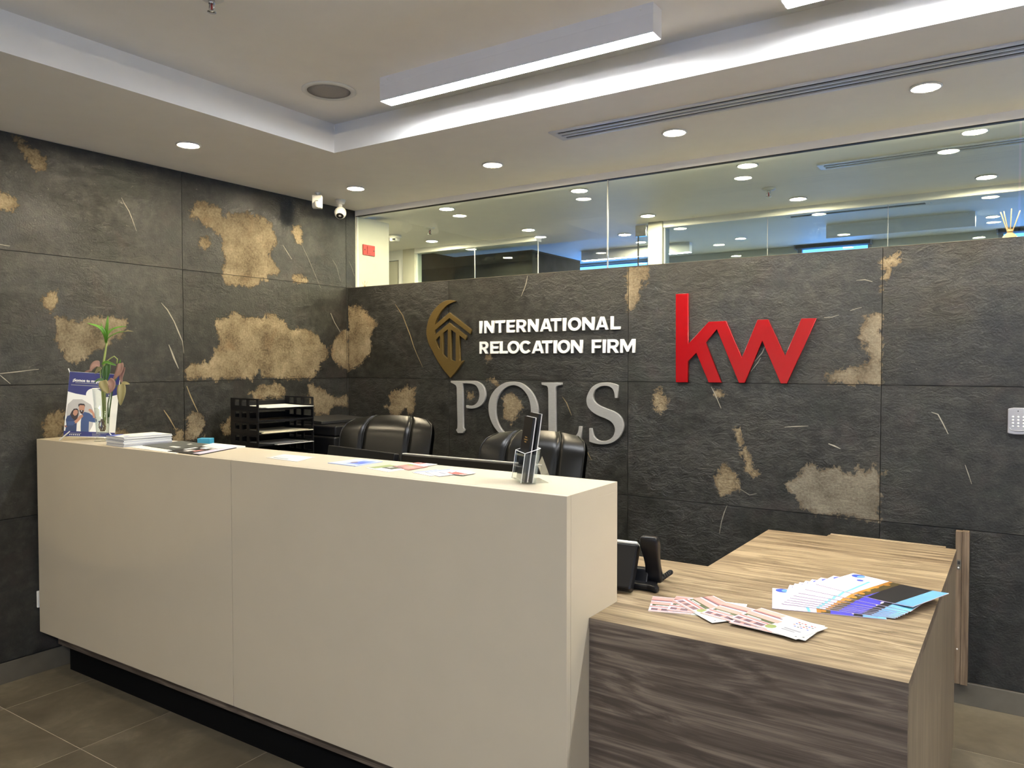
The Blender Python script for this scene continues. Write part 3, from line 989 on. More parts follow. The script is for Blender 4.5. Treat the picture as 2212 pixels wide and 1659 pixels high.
linear_light(1.530, -1.272, ZU, 'lit white box light hanging in the ceiling tray above the sign', True, 1.243)
linear_light(3.189, -1.264, ZU, 'lit white box light cut by the top edge of the photo')
linear_light(4.84, -1.286, ZU, 'lit white box light beyond the right edge of the view')
linear_light(1.555, -4.6, ZU, 'added unseen box light behind the viewer')  # this row behind the viewer is unseen, added for ambient light
linear_light(3.195, -4.6, ZU, 'second added unseen box light behind the viewer')
linear_light(4.84, -4.6, ZU, 'third added unseen box light behind the viewer')
linear_light(-0.20, 3.72, ZU, 'lit box light far off in the rear passage')
linear_light(2.36, 3.52, ZU, 'unlit grey box light under the blue ceiling behind the glass', False, 1.13, 0.09, 0.115)

# ------------------------------------------------------------------ ceiling fittings
def slot_vent(x0, x1, y0, y1, label, n):
    t = thing('slot_vent', label, 'vent', (x0, y0, ZC), group='long ceiling slot vents')
    L, w = x1 - x0, y1 - y0
    G().box((0.02, 0.02, -0.0015), (L - 0.02, w - 0.02, -0.0003)).build('slot_shade', 'vent_shade', t)  # flat dark sheet in place of the shade inside the slots
    f = 0.018
    G().box((0, 0, -0.008), (L, f, -0.0002)).box((0, w - f, -0.008), (L, w, -0.0002)).box((0, f, -0.008), (f * 1.6, w - f, -0.0002)).box((L - f * 1.6, f, -0.008), (L, w - f, -0.0002)).build('frame', 'vent_metal', t, bevel=0.0015)
    for k in range(n):
        yy = f + (w - 2 * f) * (k + 1) / (n + 1)
        G().box((f * 1.6, yy - 0.0065, -0.0075), (L - f * 1.6, yy + 0.0065, -0.0016)).build('blade', 'vent_metal', t)
    return t


slot_vent(2.024, 5.2, -0.742, -0.602, 'long grey slot vent in the front ceiling beside the tray', 2)
slot_vent(2.905, 5.2, 0.53, 0.645, 'long slot vent in the passage ceiling behind the glass', 1)
slot_vent(2.40, 3.31, 1.80, 1.98, 'slot vent in the glazed room at the rear', 1)

t = thing('ceiling_speaker', 'round flush ceiling speaker with grey grille in the tray', 'speaker', (1.233, -1.318, ZU))
G().lathe([(0.1185, 0.0), (0.1185, -0.004), (0.112, -0.008), (0.098, -0.0085), (0.0945, -0.004)], 48).build('rim', 'white_plastic', t)
G().lathe([(0.0001, -0.0075), (0.06, -0.0065), (0.095, -0.004)], 48).build('grille', 'speaker_mesh', t)


def sprinkler(loc, label, k=1.0):
    t = thing('sprinkler', label, 'sprinkler', loc, group='ceiling sprinkler heads')
    G().lathe([(0.04 * k, 0), (0.04 * k, -0.003), (0.03 * k, -0.010 * k), (0.016 * k, -0.011 * k)], 24).build('escutcheon', 'white_plastic', t)
    g = G().lathe([(0.011 * k, -0.010 * k), (0.011 * k, -0.022 * k), (0.008 * k, -0.024 * k)], 16)
    for s in (-1, 1):
        g.tube([(s * 0.010 * k, 0, -0.02 * k), (s * 0.013 * k, 0, -0.034 * k), (s * 0.004 * k, 0, -0.048 * k)], 0.0022 * k, 6)
    g.build('frame_arms', 'chrome', t)
    G().tube([(0, 0, -0.022 * k), (0, 0, -0.045 * k)], 0.003 * k, 8).build('glass_bulb', 'alarm_red', t)
    G().lathe([(0.0001, -0.048 * k), (0.015 * k, -0.048 * k), (0.015 * k, -0.050 * k), (0.0001, -0.051 * k)], 16).build('deflector', 'chrome', t)
    return t


sprinkler((*[1.5657, -2.1484], ZU), 'sprinkler head at the top edge in the tray ceiling')
sprinkler((2.54, 0.97, ZC), 'small sprinkler head behind the glass at right')
sprinkler((0.0, 0.87, ZC), 'small sprinkler head behind the glass by the smoke detector')

t = thing('smoke_detector', 'white twin smoke detector on the passage ceiling behind the glass', 'detector', (-0.46, 0.98, ZC))
G().lathe([(0.055, 0), (0.055, -0.02), (0.048, -0.026)], 32).build('base', 'white_plastic', t)
G().lathe([(0.04, -0.024), (0.04, -0.045), (0.03, -0.052)], 32).build('chamber', 'white_plastic', t)
G().box((0.012, -0.041, -0.046), (0.032, -0.03, -0.032)).build('sensor_slot', 'black_matte', t)

# motion sensor on its swivel bracket
t = thing('motion_sensor', 'white box motion sensor hung from the ceiling by the corner', 'sensor', (*[0.2156, -0.4592], ZC), math.radians(40))
G().lathe([(0.018, 0), (0.018, -0.006), (0.009, -0.012), (0.009, -0.024)], 20).build('bracket', 'white_plastic', t)
G().prism([(-0.028, -0.100), (0.028, -0.100), (0.030, -0.085), (0.030, -0.022), (-0.030, -0.022), (-0.030, -0.085)], -0.005, 0.036, M=Matrix(((1, 0, 0, 0), (0, 0, -1, 0), (0, 1, 0, 0), (0, 0, 0, 1)))).build('case', 'white_plastic', t, bevel=0.005, seg=3)
G().lathe([(0.021, 0.0), (0.019, 0.007), (0.012, 0.013), (0.0001, 0.015)], 24, M=Matrix.Translation((0, -0.034, -0.078)) @ Matrix.Rotation(math.radians(90), 4, 'X')).build('lens', 'sign_white', t)
G().box((-0.008, -0.0365, -0.058), (0.008, -0.035, -0.055)).build('slot', 'black_matte', t)
# dome camera
t = thing('security_camera', 'white ball security camera with black face on the ceiling corner', 'camera', (*[0.173, -0.2303], ZC), math.radians(38))
G().lathe([(0.033, 0), (0.033, -0.010), (0.029, -0.014), (0.027, -0.026), (0.014, -0.030)], 32).build('mount', 'white_plastic', t)
G().lathe([(0.014, -0.026), (0.0135, -0.05)], 20).build('neck', 'white_plastic', t)
MC = Matrix.Translation((0, 0, -0.082)) @ Matrix.Rotation(math.radians(-40), 4, 'X')
prof = [(0.038 * math.sin(a), 0.040 * math.cos(a)) for a in [math.radians(x) for x in range(1, 138, 8)]]
G().lathe(prof, 32, M=MC).build('ball', 'white_plastic', t)
G().lathe([(0.0001, -0.0305), (0.018, -0.0305), (0.0265, -0.0285)], 32, M=MC).build('face', 'black_plastic', t)
G().lathe([(0.0001, -0.0345), (0.007, -0.033), (0.009, -0.0306)], 24, M=MC).build('lens', 'grey_plastic', t)

# fire alarm plate on the white passage wall
t = thing('alarm_plate', 'red fire alarm plate on the white wall behind the glass', 'alarm', (0.0, 0.20, 2.235))
G().box((0, -0.058, -0.036), (0.009, 0.058, 0.036)).build('plate', 'alarm_red', t, bevel=0.002)
G().box((0.009, -0.020, -0.026), (0.013, 0.014, 0.026)).build('button', 'alarm_red', t, bevel=0.002)
for s in (-0.042, 0.046):
    G().lathe([(0.0001, 0.0015), (0.004, 0.001), (0.0045, 0)], 12, M=Matrix.Translation((0.009, s, 0)) @ Matrix.Rotation(math.radians(90), 4, 'Y')).build('screw', 'black_matte', t)


def diffuser(loc, label, k=1.0, fan=((-0.030, 0.0), (-0.020, 0.004), (0.004, -0.004), (0.030, 0.003))):
    t = thing('reed_diffuser', label, 'reed diffuser', loc, group='reed diffusers standing on the low wall')
    G().lathe([(0.026 * k, 0), (0.028 * k, 0.004 * k), (0.026 * k, 0.02 * k), (0.011 * k, 0.034 * k), (0.010 * k, 0.036 * k)], 24).build('bottle', 'amber_glass', t)
    G().lathe([(0.0115 * k, 0.034 * k), (0.0115 * k, 0.050 * k)], 20).build('collar', 'copper', t)
    for a, b in fan:
        G().tube([(a * 0.1 * k, b * k, 0.02 * k), (a * k * 1.15, b * k * 2, (0.135 - abs(a) * 0.35) * k)], 0.0021 * k, 8).build('reed_stick', 'reed', t)
    return t


diffuser((3.772, 0.118, 1.9587), 'reed diffuser bottle with four pale sticks at the right edge', 1.0)
diffuser((0.038, 0.125, 1.9587), 'tiny reed diffuser with thin brown sticks by the white wall', 0.42, ((-0.05, 0.0), (-0.02, 0.01), (0.02, -0.01), (0.05, 0.0)))

# ------------------------------------------------------------------ signs on the wall
Y0 = -0.02
ZA = [1.6984, 1.6247, 1.6975, 1.6265]
ZB = [1.5753, 1.5034, 1.5738, 1.5007]
LINE1 = [('I', 1.1084, 1.1269), ('N', 1.1446, 1.2137), ('T', 1.2242, 1.2913), ('E', 1.3046, 1.3602), ('R', 1.374, 1.4401), ('N', 1.4529, 1.5219), ('A', 1.5337, 1.613), ('T', 1.6041, 1.6705), ('I', 1.6826, 1.7026), ('O', 1.7159, 1.7975), ('N', 1.8059, 1.8798), ('A', 1.8881, 1.9648), ('L', 1.9772, 2.0344)]
LINE2 = [('R', 1.1097, 1.1726), ('E', 1.1885, 1.2488), ('L', 1.2562, 1.3118), ('O', 1.3118, 1.3934), ('C', 1.3956, 1.4755), ('A', 1.479, 1.5594), ('T', 1.5463, 1.613), ('I', 1.6233, 1.6436), ('O', 1.649, 1.7287), ('N', 1.7353, 1.8074), ('F', 1.8641, 1.9213), ('I', 1.9307, 1.9483), ('R', 1.9589, 2.0263), ('M', 2.0348, 2.1206)]


def glyph(ch, w, h):
    s = 0.225 * h
    if ch == 'I':
        return [rect(0, 0, w, h)]
    if ch == 'T':
        a, b = (w - s) / 2, (w + s) / 2
        return [[(a, 0), (b, 0), (b, h - s), (w, h - s), (w, h), (0, h), (0, h - s), (a, h - s)]]
    if ch == 'L':
        return [[(0, 0), (w, 0), (w, s * 0.95), (s, s * 0.95), (s, h), (0, h)]]
    if ch == 'E':
        q = s * 0.86
        return [[(0, 0), (w, 0), (w, q), (s, q), (s, h / 2 - q / 2), (w * 0.92, h / 2 - q / 2), (w * 0.92, h / 2 + q / 2), (s, h / 2 + q / 2), (s, h - q), (w, h - q), (w, h), (0, h)]]
    if ch == 'F':
        q = s * 0.88
        return [[(0, 0), (s, 0), (s, h * 0.36), (w * 0.92, h * 0.36), (w * 0.92, h * 0.36 + q), (s, h * 0.36 + q), (s, h - q), (w, h - q), (w, h), (0, h)]]
    if ch == 'N':
        return [[(0, 0), (s, 0), (s, h * 0.60), (w - s * 1.02, 0), (w, 0), (w, h), (w - s, h), (w - s, h * 0.40), (s * 1.02, h), (0, h)]]
    if ch == 'M':
        return [[(0, 0), (s, 0), (s, h * 0.60), (w / 2 - s * 0.32, h * 0.08), (w / 2 + s * 0.32, h * 0.08), (w - s, h * 0.60), (w - s, 0), (w, 0), (w, h), (w - s * 1.1, h), (w / 2, h * 0.44), (s * 1.1, h), (0, h)]]
    if ch == 'A':
        a = s * 0.62
        return [[(0, 0), (s * 1.08, 0), (s * 1.08 + (w / 2 - a) * 0.20, 0.19 * h), (w - s * 1.08 - (w / 2 - a) * 0.20, 0.19 * h), (w - s * 1.08, 0), (w, 0), (w / 2 + a, h), (w / 2 - a, h)],
                [(w / 2, h * 0.78), (w / 2 + w * 0.135, h * 0.37), (w / 2 - w * 0.135, h * 0.37)]]
    if ch == 'O':
        return [ell(w / 2, h / 2, w / 2, h / 2 * 1.03, 40), ell(w / 2, h / 2, w / 2 - s, h / 2 * 1.03 - s * 0.95, 32)]
    if ch == 'C':
        o = ell(w / 2, h / 2, w / 2, h / 2 * 1.03, 32, 40, 320)
        i = ell(w / 2, h / 2, w / 2 - s, h / 2 * 1.03 - s * 0.95, 26, 320, 40)
        return [o + i]
    if ch == 'R':
        o = [(0, 0), (s, 0), (s, h * 0.33), (w * 0.42, h * 0.33), (w - s * 1.2, 0), (w, 0), (w * 0.72, h * 0.40)]
        o += ell(w * 0.55, h * 0.67, w * 0.42, h * 0.33, 14, -50, 90) + [(0, h)]
        i = [(s, h * 0.53), (w * 0.55, h * 0.53)] + ell(w * 0.55, h * 0.665, w * 0.42 - s * 0.95, h * 0.135, 10, -90, 90) + [(s, h * 0.80)]
        return [o, i]


t = thing('lettered_sign', 'white raised lettering International Relocation Firm on the slate wall', 'sign', (0, 0, 0))
for line, ZZ in ((LINE1, ZA), (LINE2, ZB)):
    xa, xb = line[0][1], line[-1][2]
    for ch, x0, x1 in line:
        f = ((x0 + x1) / 2 - xa) / (xb - xa)
        zt, zb = ZZ[0] + (ZZ[2] - ZZ[0]) * f, ZZ[1] + (ZZ[3] - ZZ[1]) * f
        lps = [[(x0 + u, zb + v) for u, v in lp] for lp in glyph(ch, x1 - x0, zt - zb)]
        shape('letter', lps, 0.012, 'sign_white', t, bevel=0.0006)

KW = [[2.3483, 1.7969], [2.4134, 1.7975], [2.4156, 1.5433], [2.5214, 1.6513], [2.6079, 1.6524], [2.6869, 1.4718], [2.7616, 1.6537], [2.8113, 1.6532], [2.8909, 1.4797], [2.9636, 1.6532], [3.0296, 1.6521], [2.9009, 1.3496], [2.8722, 1.3492], [2.7845, 1.5523], [2.7024, 1.3498], [2.6738, 1.3494], [2.5629, 1.6129], [2.5047, 1.5495], [2.5869, 1.3497], [2.5225, 1.35], [2.4583, 1.4974], [2.4141, 1.4559], [2.4146, 1.349], [2.3506, 1.3482]]
o = shape('red_sign', [KW], 0.02, 'sign_red')
tag(o, 'large glossy red kw letters joined in one piece on the slate wall', 'sign')

t = thing('steel_sign', 'brushed steel serif letters POLS on the slate wall behind the chairs', 'sign', (0, 0, 0))
POLS = [
 [[[0.8932, 1.3381], [0.9739, 1.3384], [1.0531, 1.34], [1.0882, 1.3379], [1.1192, 1.3264], [1.1422, 1.3048], [1.1537, 1.2769], [1.1551, 1.2489], [1.1459, 1.2206], [1.1243, 1.1949], [1.0917, 1.1789], [1.0526, 1.172], [1.0211, 1.1741], [1.0116, 1.1776], [1.0116, 1.1916], [1.0369, 1.1892], [1.0683, 1.1933], [1.0933, 1.2097], [1.1074, 1.2352], [1.1105, 1.2635], [1.1021, 1.2916], [1.0843, 1.312], [1.053, 1.3217], [1.0136, 1.3236], [0.985, 1.3233], [0.9879, 1.21], [0.9889, 1.0539], [1.0001, 1.0417], [0.9856, 1.0199], [0.9472, 1.0193], [0.9335, 1.0379], [0.944, 1.0519], [0.9421, 1.1768], [0.9393, 1.2951], [0.9345, 1.3098], [0.9175, 1.3185], [0.8948, 1.3272]]],
 [[[1.3541, 1.3387], [1.4134, 1.3291], [1.4634, 1.298], [1.5023, 1.2509], [1.5233, 1.1857], [1.5163, 1.1228], [1.4881, 1.0676], [1.4419, 1.0262], [1.3843, 1.005], [1.3259, 1.0049], [1.2666, 1.0264], [1.2141, 1.0735], [1.1839, 1.1344], [1.1779, 1.1965], [1.1955, 1.2529], [1.2371, 1.3002], [1.2968, 1.3318]], [[1.3446, 1.3172], [1.3004, 1.3013], [1.2595, 1.2667], [1.2347, 1.2167], [1.2294, 1.1609], [1.2405, 1.1056], [1.2704, 1.0575], [1.3148, 1.0258], [1.3625, 1.0203], [1.4132, 1.0399], [1.4527, 1.0811], [1.4719, 1.133], [1.474, 1.1932], [1.4598, 1.2469], [1.4277, 1.2883], [1.3882, 1.3118]]],
 [[[1.5463, 1.3369], [1.6796, 1.3369], [1.6789, 1.324], [1.654, 1.3201], [1.6438, 1.3147], [1.6391, 1.3011], [1.642, 1.0277], [1.6913, 1.0291], [1.738, 1.0339], [1.7677, 1.0459], [1.7828, 1.0669], [1.788, 1.0978], [1.8056, 1.0986], [1.8005, 1.0176], [1.5824, 1.0067], [1.581, 1.0156], [1.5921, 1.0251], [1.592, 1.2264], [1.5892, 1.3044], [1.5823, 1.3173], [1.5477, 1.3239]]],
 [[[2.0257, 1.3275], [1.9936, 1.3377], [1.95, 1.3422], [1.9028, 1.3347], [1.8646, 1.3108], [1.8409, 1.2732], [1.8345, 1.2416], [1.8436, 1.2074], [1.8681, 1.1814], [1.9064, 1.1611], [1.9505, 1.1469], [1.9849, 1.1302], [2.0036, 1.1057], [2.0055, 1.0777], [1.9895, 1.046], [1.9509, 1.0259], [1.9099, 1.027], [1.8812, 1.0489], [1.867, 1.091], [1.8522, 1.0903], [1.8524, 1.0158], [1.8877, 1.0081], [1.9321, 1.0055], [1.9852, 1.0165], [2.0284, 1.0452], [2.0528, 1.0856], [2.0569, 1.1248], [2.0403, 1.1604], [2.0033, 1.186], [1.9535, 1.2023], [1.9094, 1.2191], [1.8839, 1.24], [1.8756, 1.2683], [1.887, 1.2998], [1.9187, 1.3191], [1.9563, 1.3231], [1.9863, 1.3129], [2.0012, 1.2907], [2.0062, 1.2589], [2.0228, 1.2593]]],
]
for lps in POLS:
    shape('letter', [smooth_loop(l) for l in lps], 0.016, 'steel_letter', t, bevel=0.0016)

GOLD = [[[0.9291, 1.8269], [0.9073, 1.8318], [0.8789, 1.8337], [0.8478, 1.8293], [0.8172, 1.8172], [0.7881, 1.799], [0.7588, 1.7742], [0.7334, 1.7426], [0.7138, 1.7041], [0.7016, 1.6488], [0.7057, 1.6094], [0.7199, 1.5699], [0.7534, 1.5172], [0.7949, 1.4552], [0.8402, 1.4034], [0.8909, 1.3554], [0.9421, 1.4038], [0.9934, 1.4631], [0.9647, 1.4593], [0.962, 1.6159], [1.0097, 1.5864], [1.0129, 1.6142], [0.8848, 1.6951], [0.7689, 1.6225], [0.7691, 1.6524], [0.8849, 1.7233], [1.0468, 1.6217], [1.0508, 1.6499], [0.8851, 1.7579], [0.7726, 1.6861], [0.7777, 1.7054], [0.792, 1.7309], [0.8128, 1.7592], [0.8418, 1.7852], [0.8788, 1.8081], [0.929, 1.8231]],
        [[0.7747, 1.5918], [0.8097, 1.6177], [0.8093, 1.5277], [0.7929, 1.5558]], [[0.8346, 1.6327], [0.8716, 1.655], [0.8709, 1.4763], [0.8464, 1.4906], [0.8341, 1.5036]], [[0.8985, 1.6518], [0.934, 1.6305], [0.9334, 1.4594], [0.914, 1.462], [0.8978, 1.4672]]]
o = shape('emblem_sign', [smooth_loop(GOLD[0], 30.0)] + GOLD[1:], 0.016, 'bronze_letter')
tag(o, 'bronze crescent emblem with roof and columns beside the white lettering', 'emblem')

# keypad
kx = 3.777
t = thing('keypad', 'grey door keypad with white buttons at the right edge', 'keypad', (kx, 0, 1.154))
G().prism([(0.0, 0.004), (0.02, 0.0), (0.052, 0.0), (0.072, 0.004), (0.072, 0.104), (0.052, 0.109), (0.02, 0.109), (0.0, 0.104)], 0.0, 0.02, M=WALL).build('case', 'grey_plastic', t, bevel=0.004, seg=3)
G().prism([(0.008, 0.024), (0.014, 0.018), (0.058, 0.018), (0.064, 0.024), (0.064, 0.100), (0.008, 0.100)], 0.02, 0.0215, M=WALL).build('face', 'grey_plastic', t)
G().tube([(0.007, -0.0205, 0.028), (0.012, -0.0212, 0.019), (0.02, -0.0215, 0.016), (0.052, -0.0215, 0.016), (0.06, -0.0212, 0.019), (0.065, -0.0205, 0.028)], 0.0014, 8).build('chrome_lip', 'silver_plastic', t)
for r in range(4):
    for q in range(3):
        G().lathe([(0.0001, 0.003), (0.0028, 0.0026), (0.0038, 0)], 14, M=Matrix.Translation((0.018 + q * 0.018, -0.0212, 0.034 + r * 0.0128)) @ Matrix.Rotation(math.radians(90), 4, 'X')).build('button', 'button_white', t)
G().box((0.033, -0.0222, 0.094), (0.037, -0.0212, 0.098)).build('indicator', 'black_matte', t)

# wood strike post on the wall
t = thing('gate_post', 'narrow brown wooden post on the slate wall beside the counter', 'post', (3.600, -0.0125, 0.0945))
G().box((0.0, -0.030, 0), (0.024, 0.0, 0.645)).build('inner_strip', 'wood_post', t, bevel=0.0008)
G().box((0.0245, -0.034, 0), (0.050, 0.0, 0.647)).build('outer_strip', 'wood_post', t, bevel=0.0008)
k = G().box((0.006, -0.0312, 0.484), (0.0205, -0.0298, 0.526)).build('strike_plate', 'baseboard', t)
G().box((0.0085, -0.0318, 0.506), (0.018, -0.0311, 0.520)).build('latch_hole', 'black_matte', k)
G().lathe([(0.0001, 0.0015), (0.003, 0.001), (0.0035, 0)], 12, M=Matrix.Translation((0.012, -0.0312, 0.492)) @ Matrix.Rotation(math.radians(90), 4, 'X')).build('screw', 'screw', k)
G().lathe([(0.0001, 0.0005), (0.0028, 0.0008), (0.0036, 0)], 12, M=Matrix.Translation((0.011, -0.0302, 0.147)) @ Matrix.Rotation(math.radians(90), 4, 'X')).build('screw', 'screw', t)

# socket on the left wall
t = thing('wall_socket', 'white wall socket low on the slate wall left of the desk', 'socket', (0.0, -1.962, 0.307))
G().box((0, -0.045, 0), (0.012, 0.045, 0.078)).build('plate', 'white_plastic', t, bevel=0.003)
for yy in (-0.012, 0.012):
    G().box((0.0118, yy - 0.003, 0.03), (0.0124, yy + 0.003, 0.048)).build('slot', 'black_matte', t)

# ------------------------------------------------------------------ reception desk
XA, XB, YD, YDB, ZD, ZDB, XS = 0.022, 2.8356, -2.004, -1.7025, 1.0975, 0.1978, 1.4454
t = thing('reception_desk', 'tall cream laminate reception desk with a floating front', 'desk', (0, 0, 0))
G().box((XA, YD, ZDB), (XS - 0.001, YD + 0.022, ZD - 0.0)).build('front_panel', 'cream_laminate', t, bevel=0.0012)
G().box((XS + 0.001, YD, ZDB), (XB, YD + 0.022, ZD - 0.0)).build('front_panel', 'cream_laminate', t, bevel=0.0012)
G().box((XA, YD + 0.0225, ZD - 0.028), (XB, YDB, ZD)).build('ledge_top', 'cream_laminate', t, bevel=0.0003)
G().box((XB - 0.025, YD + 0.0225, 0.02), (XB, YDB, ZD - 0.0281)).build('end_panel', 'cream_laminate', t, bevel=0.0003)
G().box((XA, YDB - 0.02, 0.7425), (XB - 0.026, YDB - 0.002, ZD - 0.0285)).build('inner_panel', 'cream_laminate', t)
G().box((0.086, YD + 0.050, 0.138), (XB - 0.026, YD + 0.30, 0.205)).build('base_rail', 'wood_front', t)
G().box((0.086, YD + 0.103, 0.0), (XB - 0.026, YD + 0.30, 0.138)).build('plinth', 'black_plinth', t)
G().box((XB - 0.03, YD + 0.001, 0.0), (XB - 0.002, YD + 0.02, ZDB)).build('end_leg', 'cream_laminate', t)

# wooden counter and worktop
ZW, XWL, XWR, YWF, YWB = 0.742, 2.8365, 3.6265, -1.880, -0.418
t = thing('wooden_counter', 'brown wood grain counter with a deep side return', 'counter', (0, 0, 0))
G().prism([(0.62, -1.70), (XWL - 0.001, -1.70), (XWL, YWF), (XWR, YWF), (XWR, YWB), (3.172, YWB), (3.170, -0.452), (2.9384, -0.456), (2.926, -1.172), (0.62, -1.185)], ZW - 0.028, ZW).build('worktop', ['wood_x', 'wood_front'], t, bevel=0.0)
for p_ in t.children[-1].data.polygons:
    p_.material_index = 0 if abs(p_.normal.z) > 0.5 else 1  # board sides take the darker wood: their shade is painted in
G().box((XWL, YWF + 0.001, 0.0), (XWR - 0.001, YWF + 0.021, ZW - 0.0285)).build('front_panel', 'wood_front', t, bevel=0.0006)
G().box((XWR - 0.020, YWF + 0.0215, 0.0), (XWR - 0.001, -0.425, ZW - 0.0285)).build('side_panel', 'wood_z', t, bevel=0.0008)
G().box((3.176, YWB - 0.0, ZW - 0.018), (3.590, YWB + 0.022, ZW + 0.002)).build('flap_edge', 'wood_x', t, bevel=0.001)
G().box((XWL + 0.02, YWF + 0.03, 0.08), (XWL + 0.04, -1.2, ZW - 0.0285)).build('inner_support', 'wood_z', t)

# side cabinet by the left wall (carries trays and printer)
t = thing('side_cabinet', 'low wooden cabinet against the slate wall behind the desk', 'cabinet', (0, 0, 0))
G().box((0.02, -1.20, 0.09), (0.60, -0.06, 0.712)).build('body', 'wood_front', t)
G().box((0.015, -1.70, 0.713), (0.615, -0.05, 0.741)).build('top', 'wood_x', t, bevel=0.001)
for y0 in (-1.19, -0.62):
    d = G().box((0.601, y0, 0.10), (0.618, y0 + 0.555, 0.705)).build('door', 'wood_front', t, bevel=0.001)
    G().tube([(0.619, y0 + 0.05, 0.40), (0.635, y0 + 0.05, 0.41), (0.635, y0 + 0.05, 0.51), (0.619, y0 + 0.05, 0.52)], 0.004, 8).build('handle', 'chrome', d)
G().box((0.05, -1.18, 0.0), (0.57, -0.08, 0.09)).build('plinth', 'black_plinth', t)

# ------------------------------------------------------------------ letter trays
ta = 0.111
TU, TV = Vector((-math.cos(ta), math.sin(ta), 0)), Vector((math.sin(ta), math.cos(ta), 0))
TW, TD, TP = 0.35, 0.27, 0.0648
TO = Vector((0.468, -1.114, 0.7412))
MT0 = Matrix(((TU.x, TV.x, 0, 0), (TU.y, TV.y, 0, 0), (0, 0, 1, 0), (0, 0, 0, 1)))   # local: u back, v across
TRAY_LABELS = ['letter tray at the bottom of the black stack', 'letter tray second from the bottom, hidden behind the desk', 'letter tray third from the bottom, hidden behind the desk',
               'letter tray just above the desk edge in the black stack', 'black letter tray with printed sheets low in the stack', 'black letter tray holding a tan folder in the middle',
               'empty black letter tray under the top one', 'topmost black letter tray holding white papers']


def side_wall(g, v0, v1):
    """tray side with three window cutouts: built from bars"""
    h = TP
    g.box((0, v0, 0.0), (TD, v1, 0.024))
    g.box((0, v0, h - 0.009), (TD, v1, h - 0.0006))
    xs = [0.0, 0.016, 0.088, 0.112, 0.160, 0.184, 0.226, TD]
    for a, b in ((0, 1), (2, 3), (4, 5), (6, 7)):
        g.box((xs[a], v0, 0.024), (xs[b], v1, h - 0.009))


tp = None
for k in range(8):
    z = TO.z + k * TP
    if tp is None:
        tp = thing('letter_tray', 'x', 'letter tray')
        g = G()
        side_wall(g, 0, 0.006)
        g.build('side_wall', 'black_plastic', tp)
        g = G()
        side_wall(g, TW - 0.006, TW)
        g.build('side_wall', 'black_plastic', tp)
        G().box((0.006, 0.0062, 0.004), (TD, TW - 0.0062, 0.008)).box((TD - 0.005, 0.0062, 0.008), (TD, TW - 0.0062, 0.040)).build('shelf', 'black_plastic', tp)
        G().prism([(0.0062, 0.008), (0.10, 0.008), (0.125, 0.0), (TW - 0.125, 0.0), (TW - 0.10, 0.008), (TW - 0.0062, 0.008), (TW - 0.0062, 0.014), (0.0062, 0.014)], 0.0, 0.004, M=Matrix(((0, 0, 1, 0.001), (1, 0, 0, 0), (0, 1, 0, 0.0005), (0, 0, 0, 1)))).build('front_lip', 'black_plastic', tp)
        o = tp
    else:
        o = copy_tree(tp)
    o.matrix_world = Matrix.Translation((TO.x, TO.y, z)) @ MT0
    tag(o, TRAY_LABELS[k], 'letter tray', 'stacked black letter trays')


def sheet_stack(name, lab, cat, M, polys, mats, group=None):
    t = thing(name, lab, cat, group=group)
    t.matrix_world = M
    for i, (poly, z0, z1) in enumerate(polys):
        G().prism(poly, z0, z1).build('sheet', mats[i], t)
    return t


def tray_M(k, dz=0.0085):
    return Matrix.Translation((TO.x, TO.y, TO.z + k * TP + dz)) @ MT0


sheet_stack('paper_stack', 'loose white papers lying in the topmost letter tray', 'papers', tray_M(7, 0.009),
            [([(0.02, 0.03), (0.24, 0.02), (0.245, 0.31), (0.01, 0.325)], 0, 0.004), ([(-0.012, 0.05), (0.23, 0.035), (0.24, 0.30), (-0.02, 0.335)], 0.0042, 0.007), ([(0.0, 0.02), (0.22, 0.06), (0.235, 0.32), (0.02, 0.29)], 0.0072, 0.0095)], ['manila', 'paper', 'paper'])
sheet_stack('paper_folder', 'tan paper folder lying in the middle letter tray', 'folder', tray_M(5, 0.009),
            [([(-0.018, 0.02), (0.24, 0.015), (0.245, 0.32), (-0.012, 0.338)], 0, 0.004), ([(-0.006, 0.03), (0.23, 0.02), (0.24, 0.31), (-0.02, 0.30)], 0.0042, 0.0075)], ['manila', 'manila'])
sheet_stack('paper_stack', 'printed sheets poking out of the lower letter tray', 'papers', tray_M(4, 0.009),
            [([(-0.03, 0.10), (0.22, 0.08), (0.23, 0.32), (-0.02, 0.335)], 0, 0.003)], ['print_grey'])

# printer
t = thing('printer', 'black office printer in the corner behind the first chair', 'printer', (0.10, -0.66, 0.7412))
G().box((0, 0, 0), (0.46, 0.50, 0.285)).build('body', 'black_plastic', t, bevel=0.012, seg=3)
G().box((0.01, 0.01, 0.287), (0.455, 0.49, 0.345)).build('scanner_lid', 'black_plastic', t, bevel=0.008, seg=3)
G().prism([(0.02, 0.0), (0.30, 0.0), (0.30, 0.018), (0.02, 0.028)], 0.05, 0.45, M=Matrix(((1, 0, 0, 0), (0, 0, 1, 0), (0, 1, 0, 0.346), (0, 0, 0, 1)))).build('document_feeder', 'black_matte', t, bevel=0.003)
G().box((0.455, 0.06, 0.05), (0.475, 0.44, 0.13)).build('paper_drawer', 'black_matte', t, bevel=0.004)

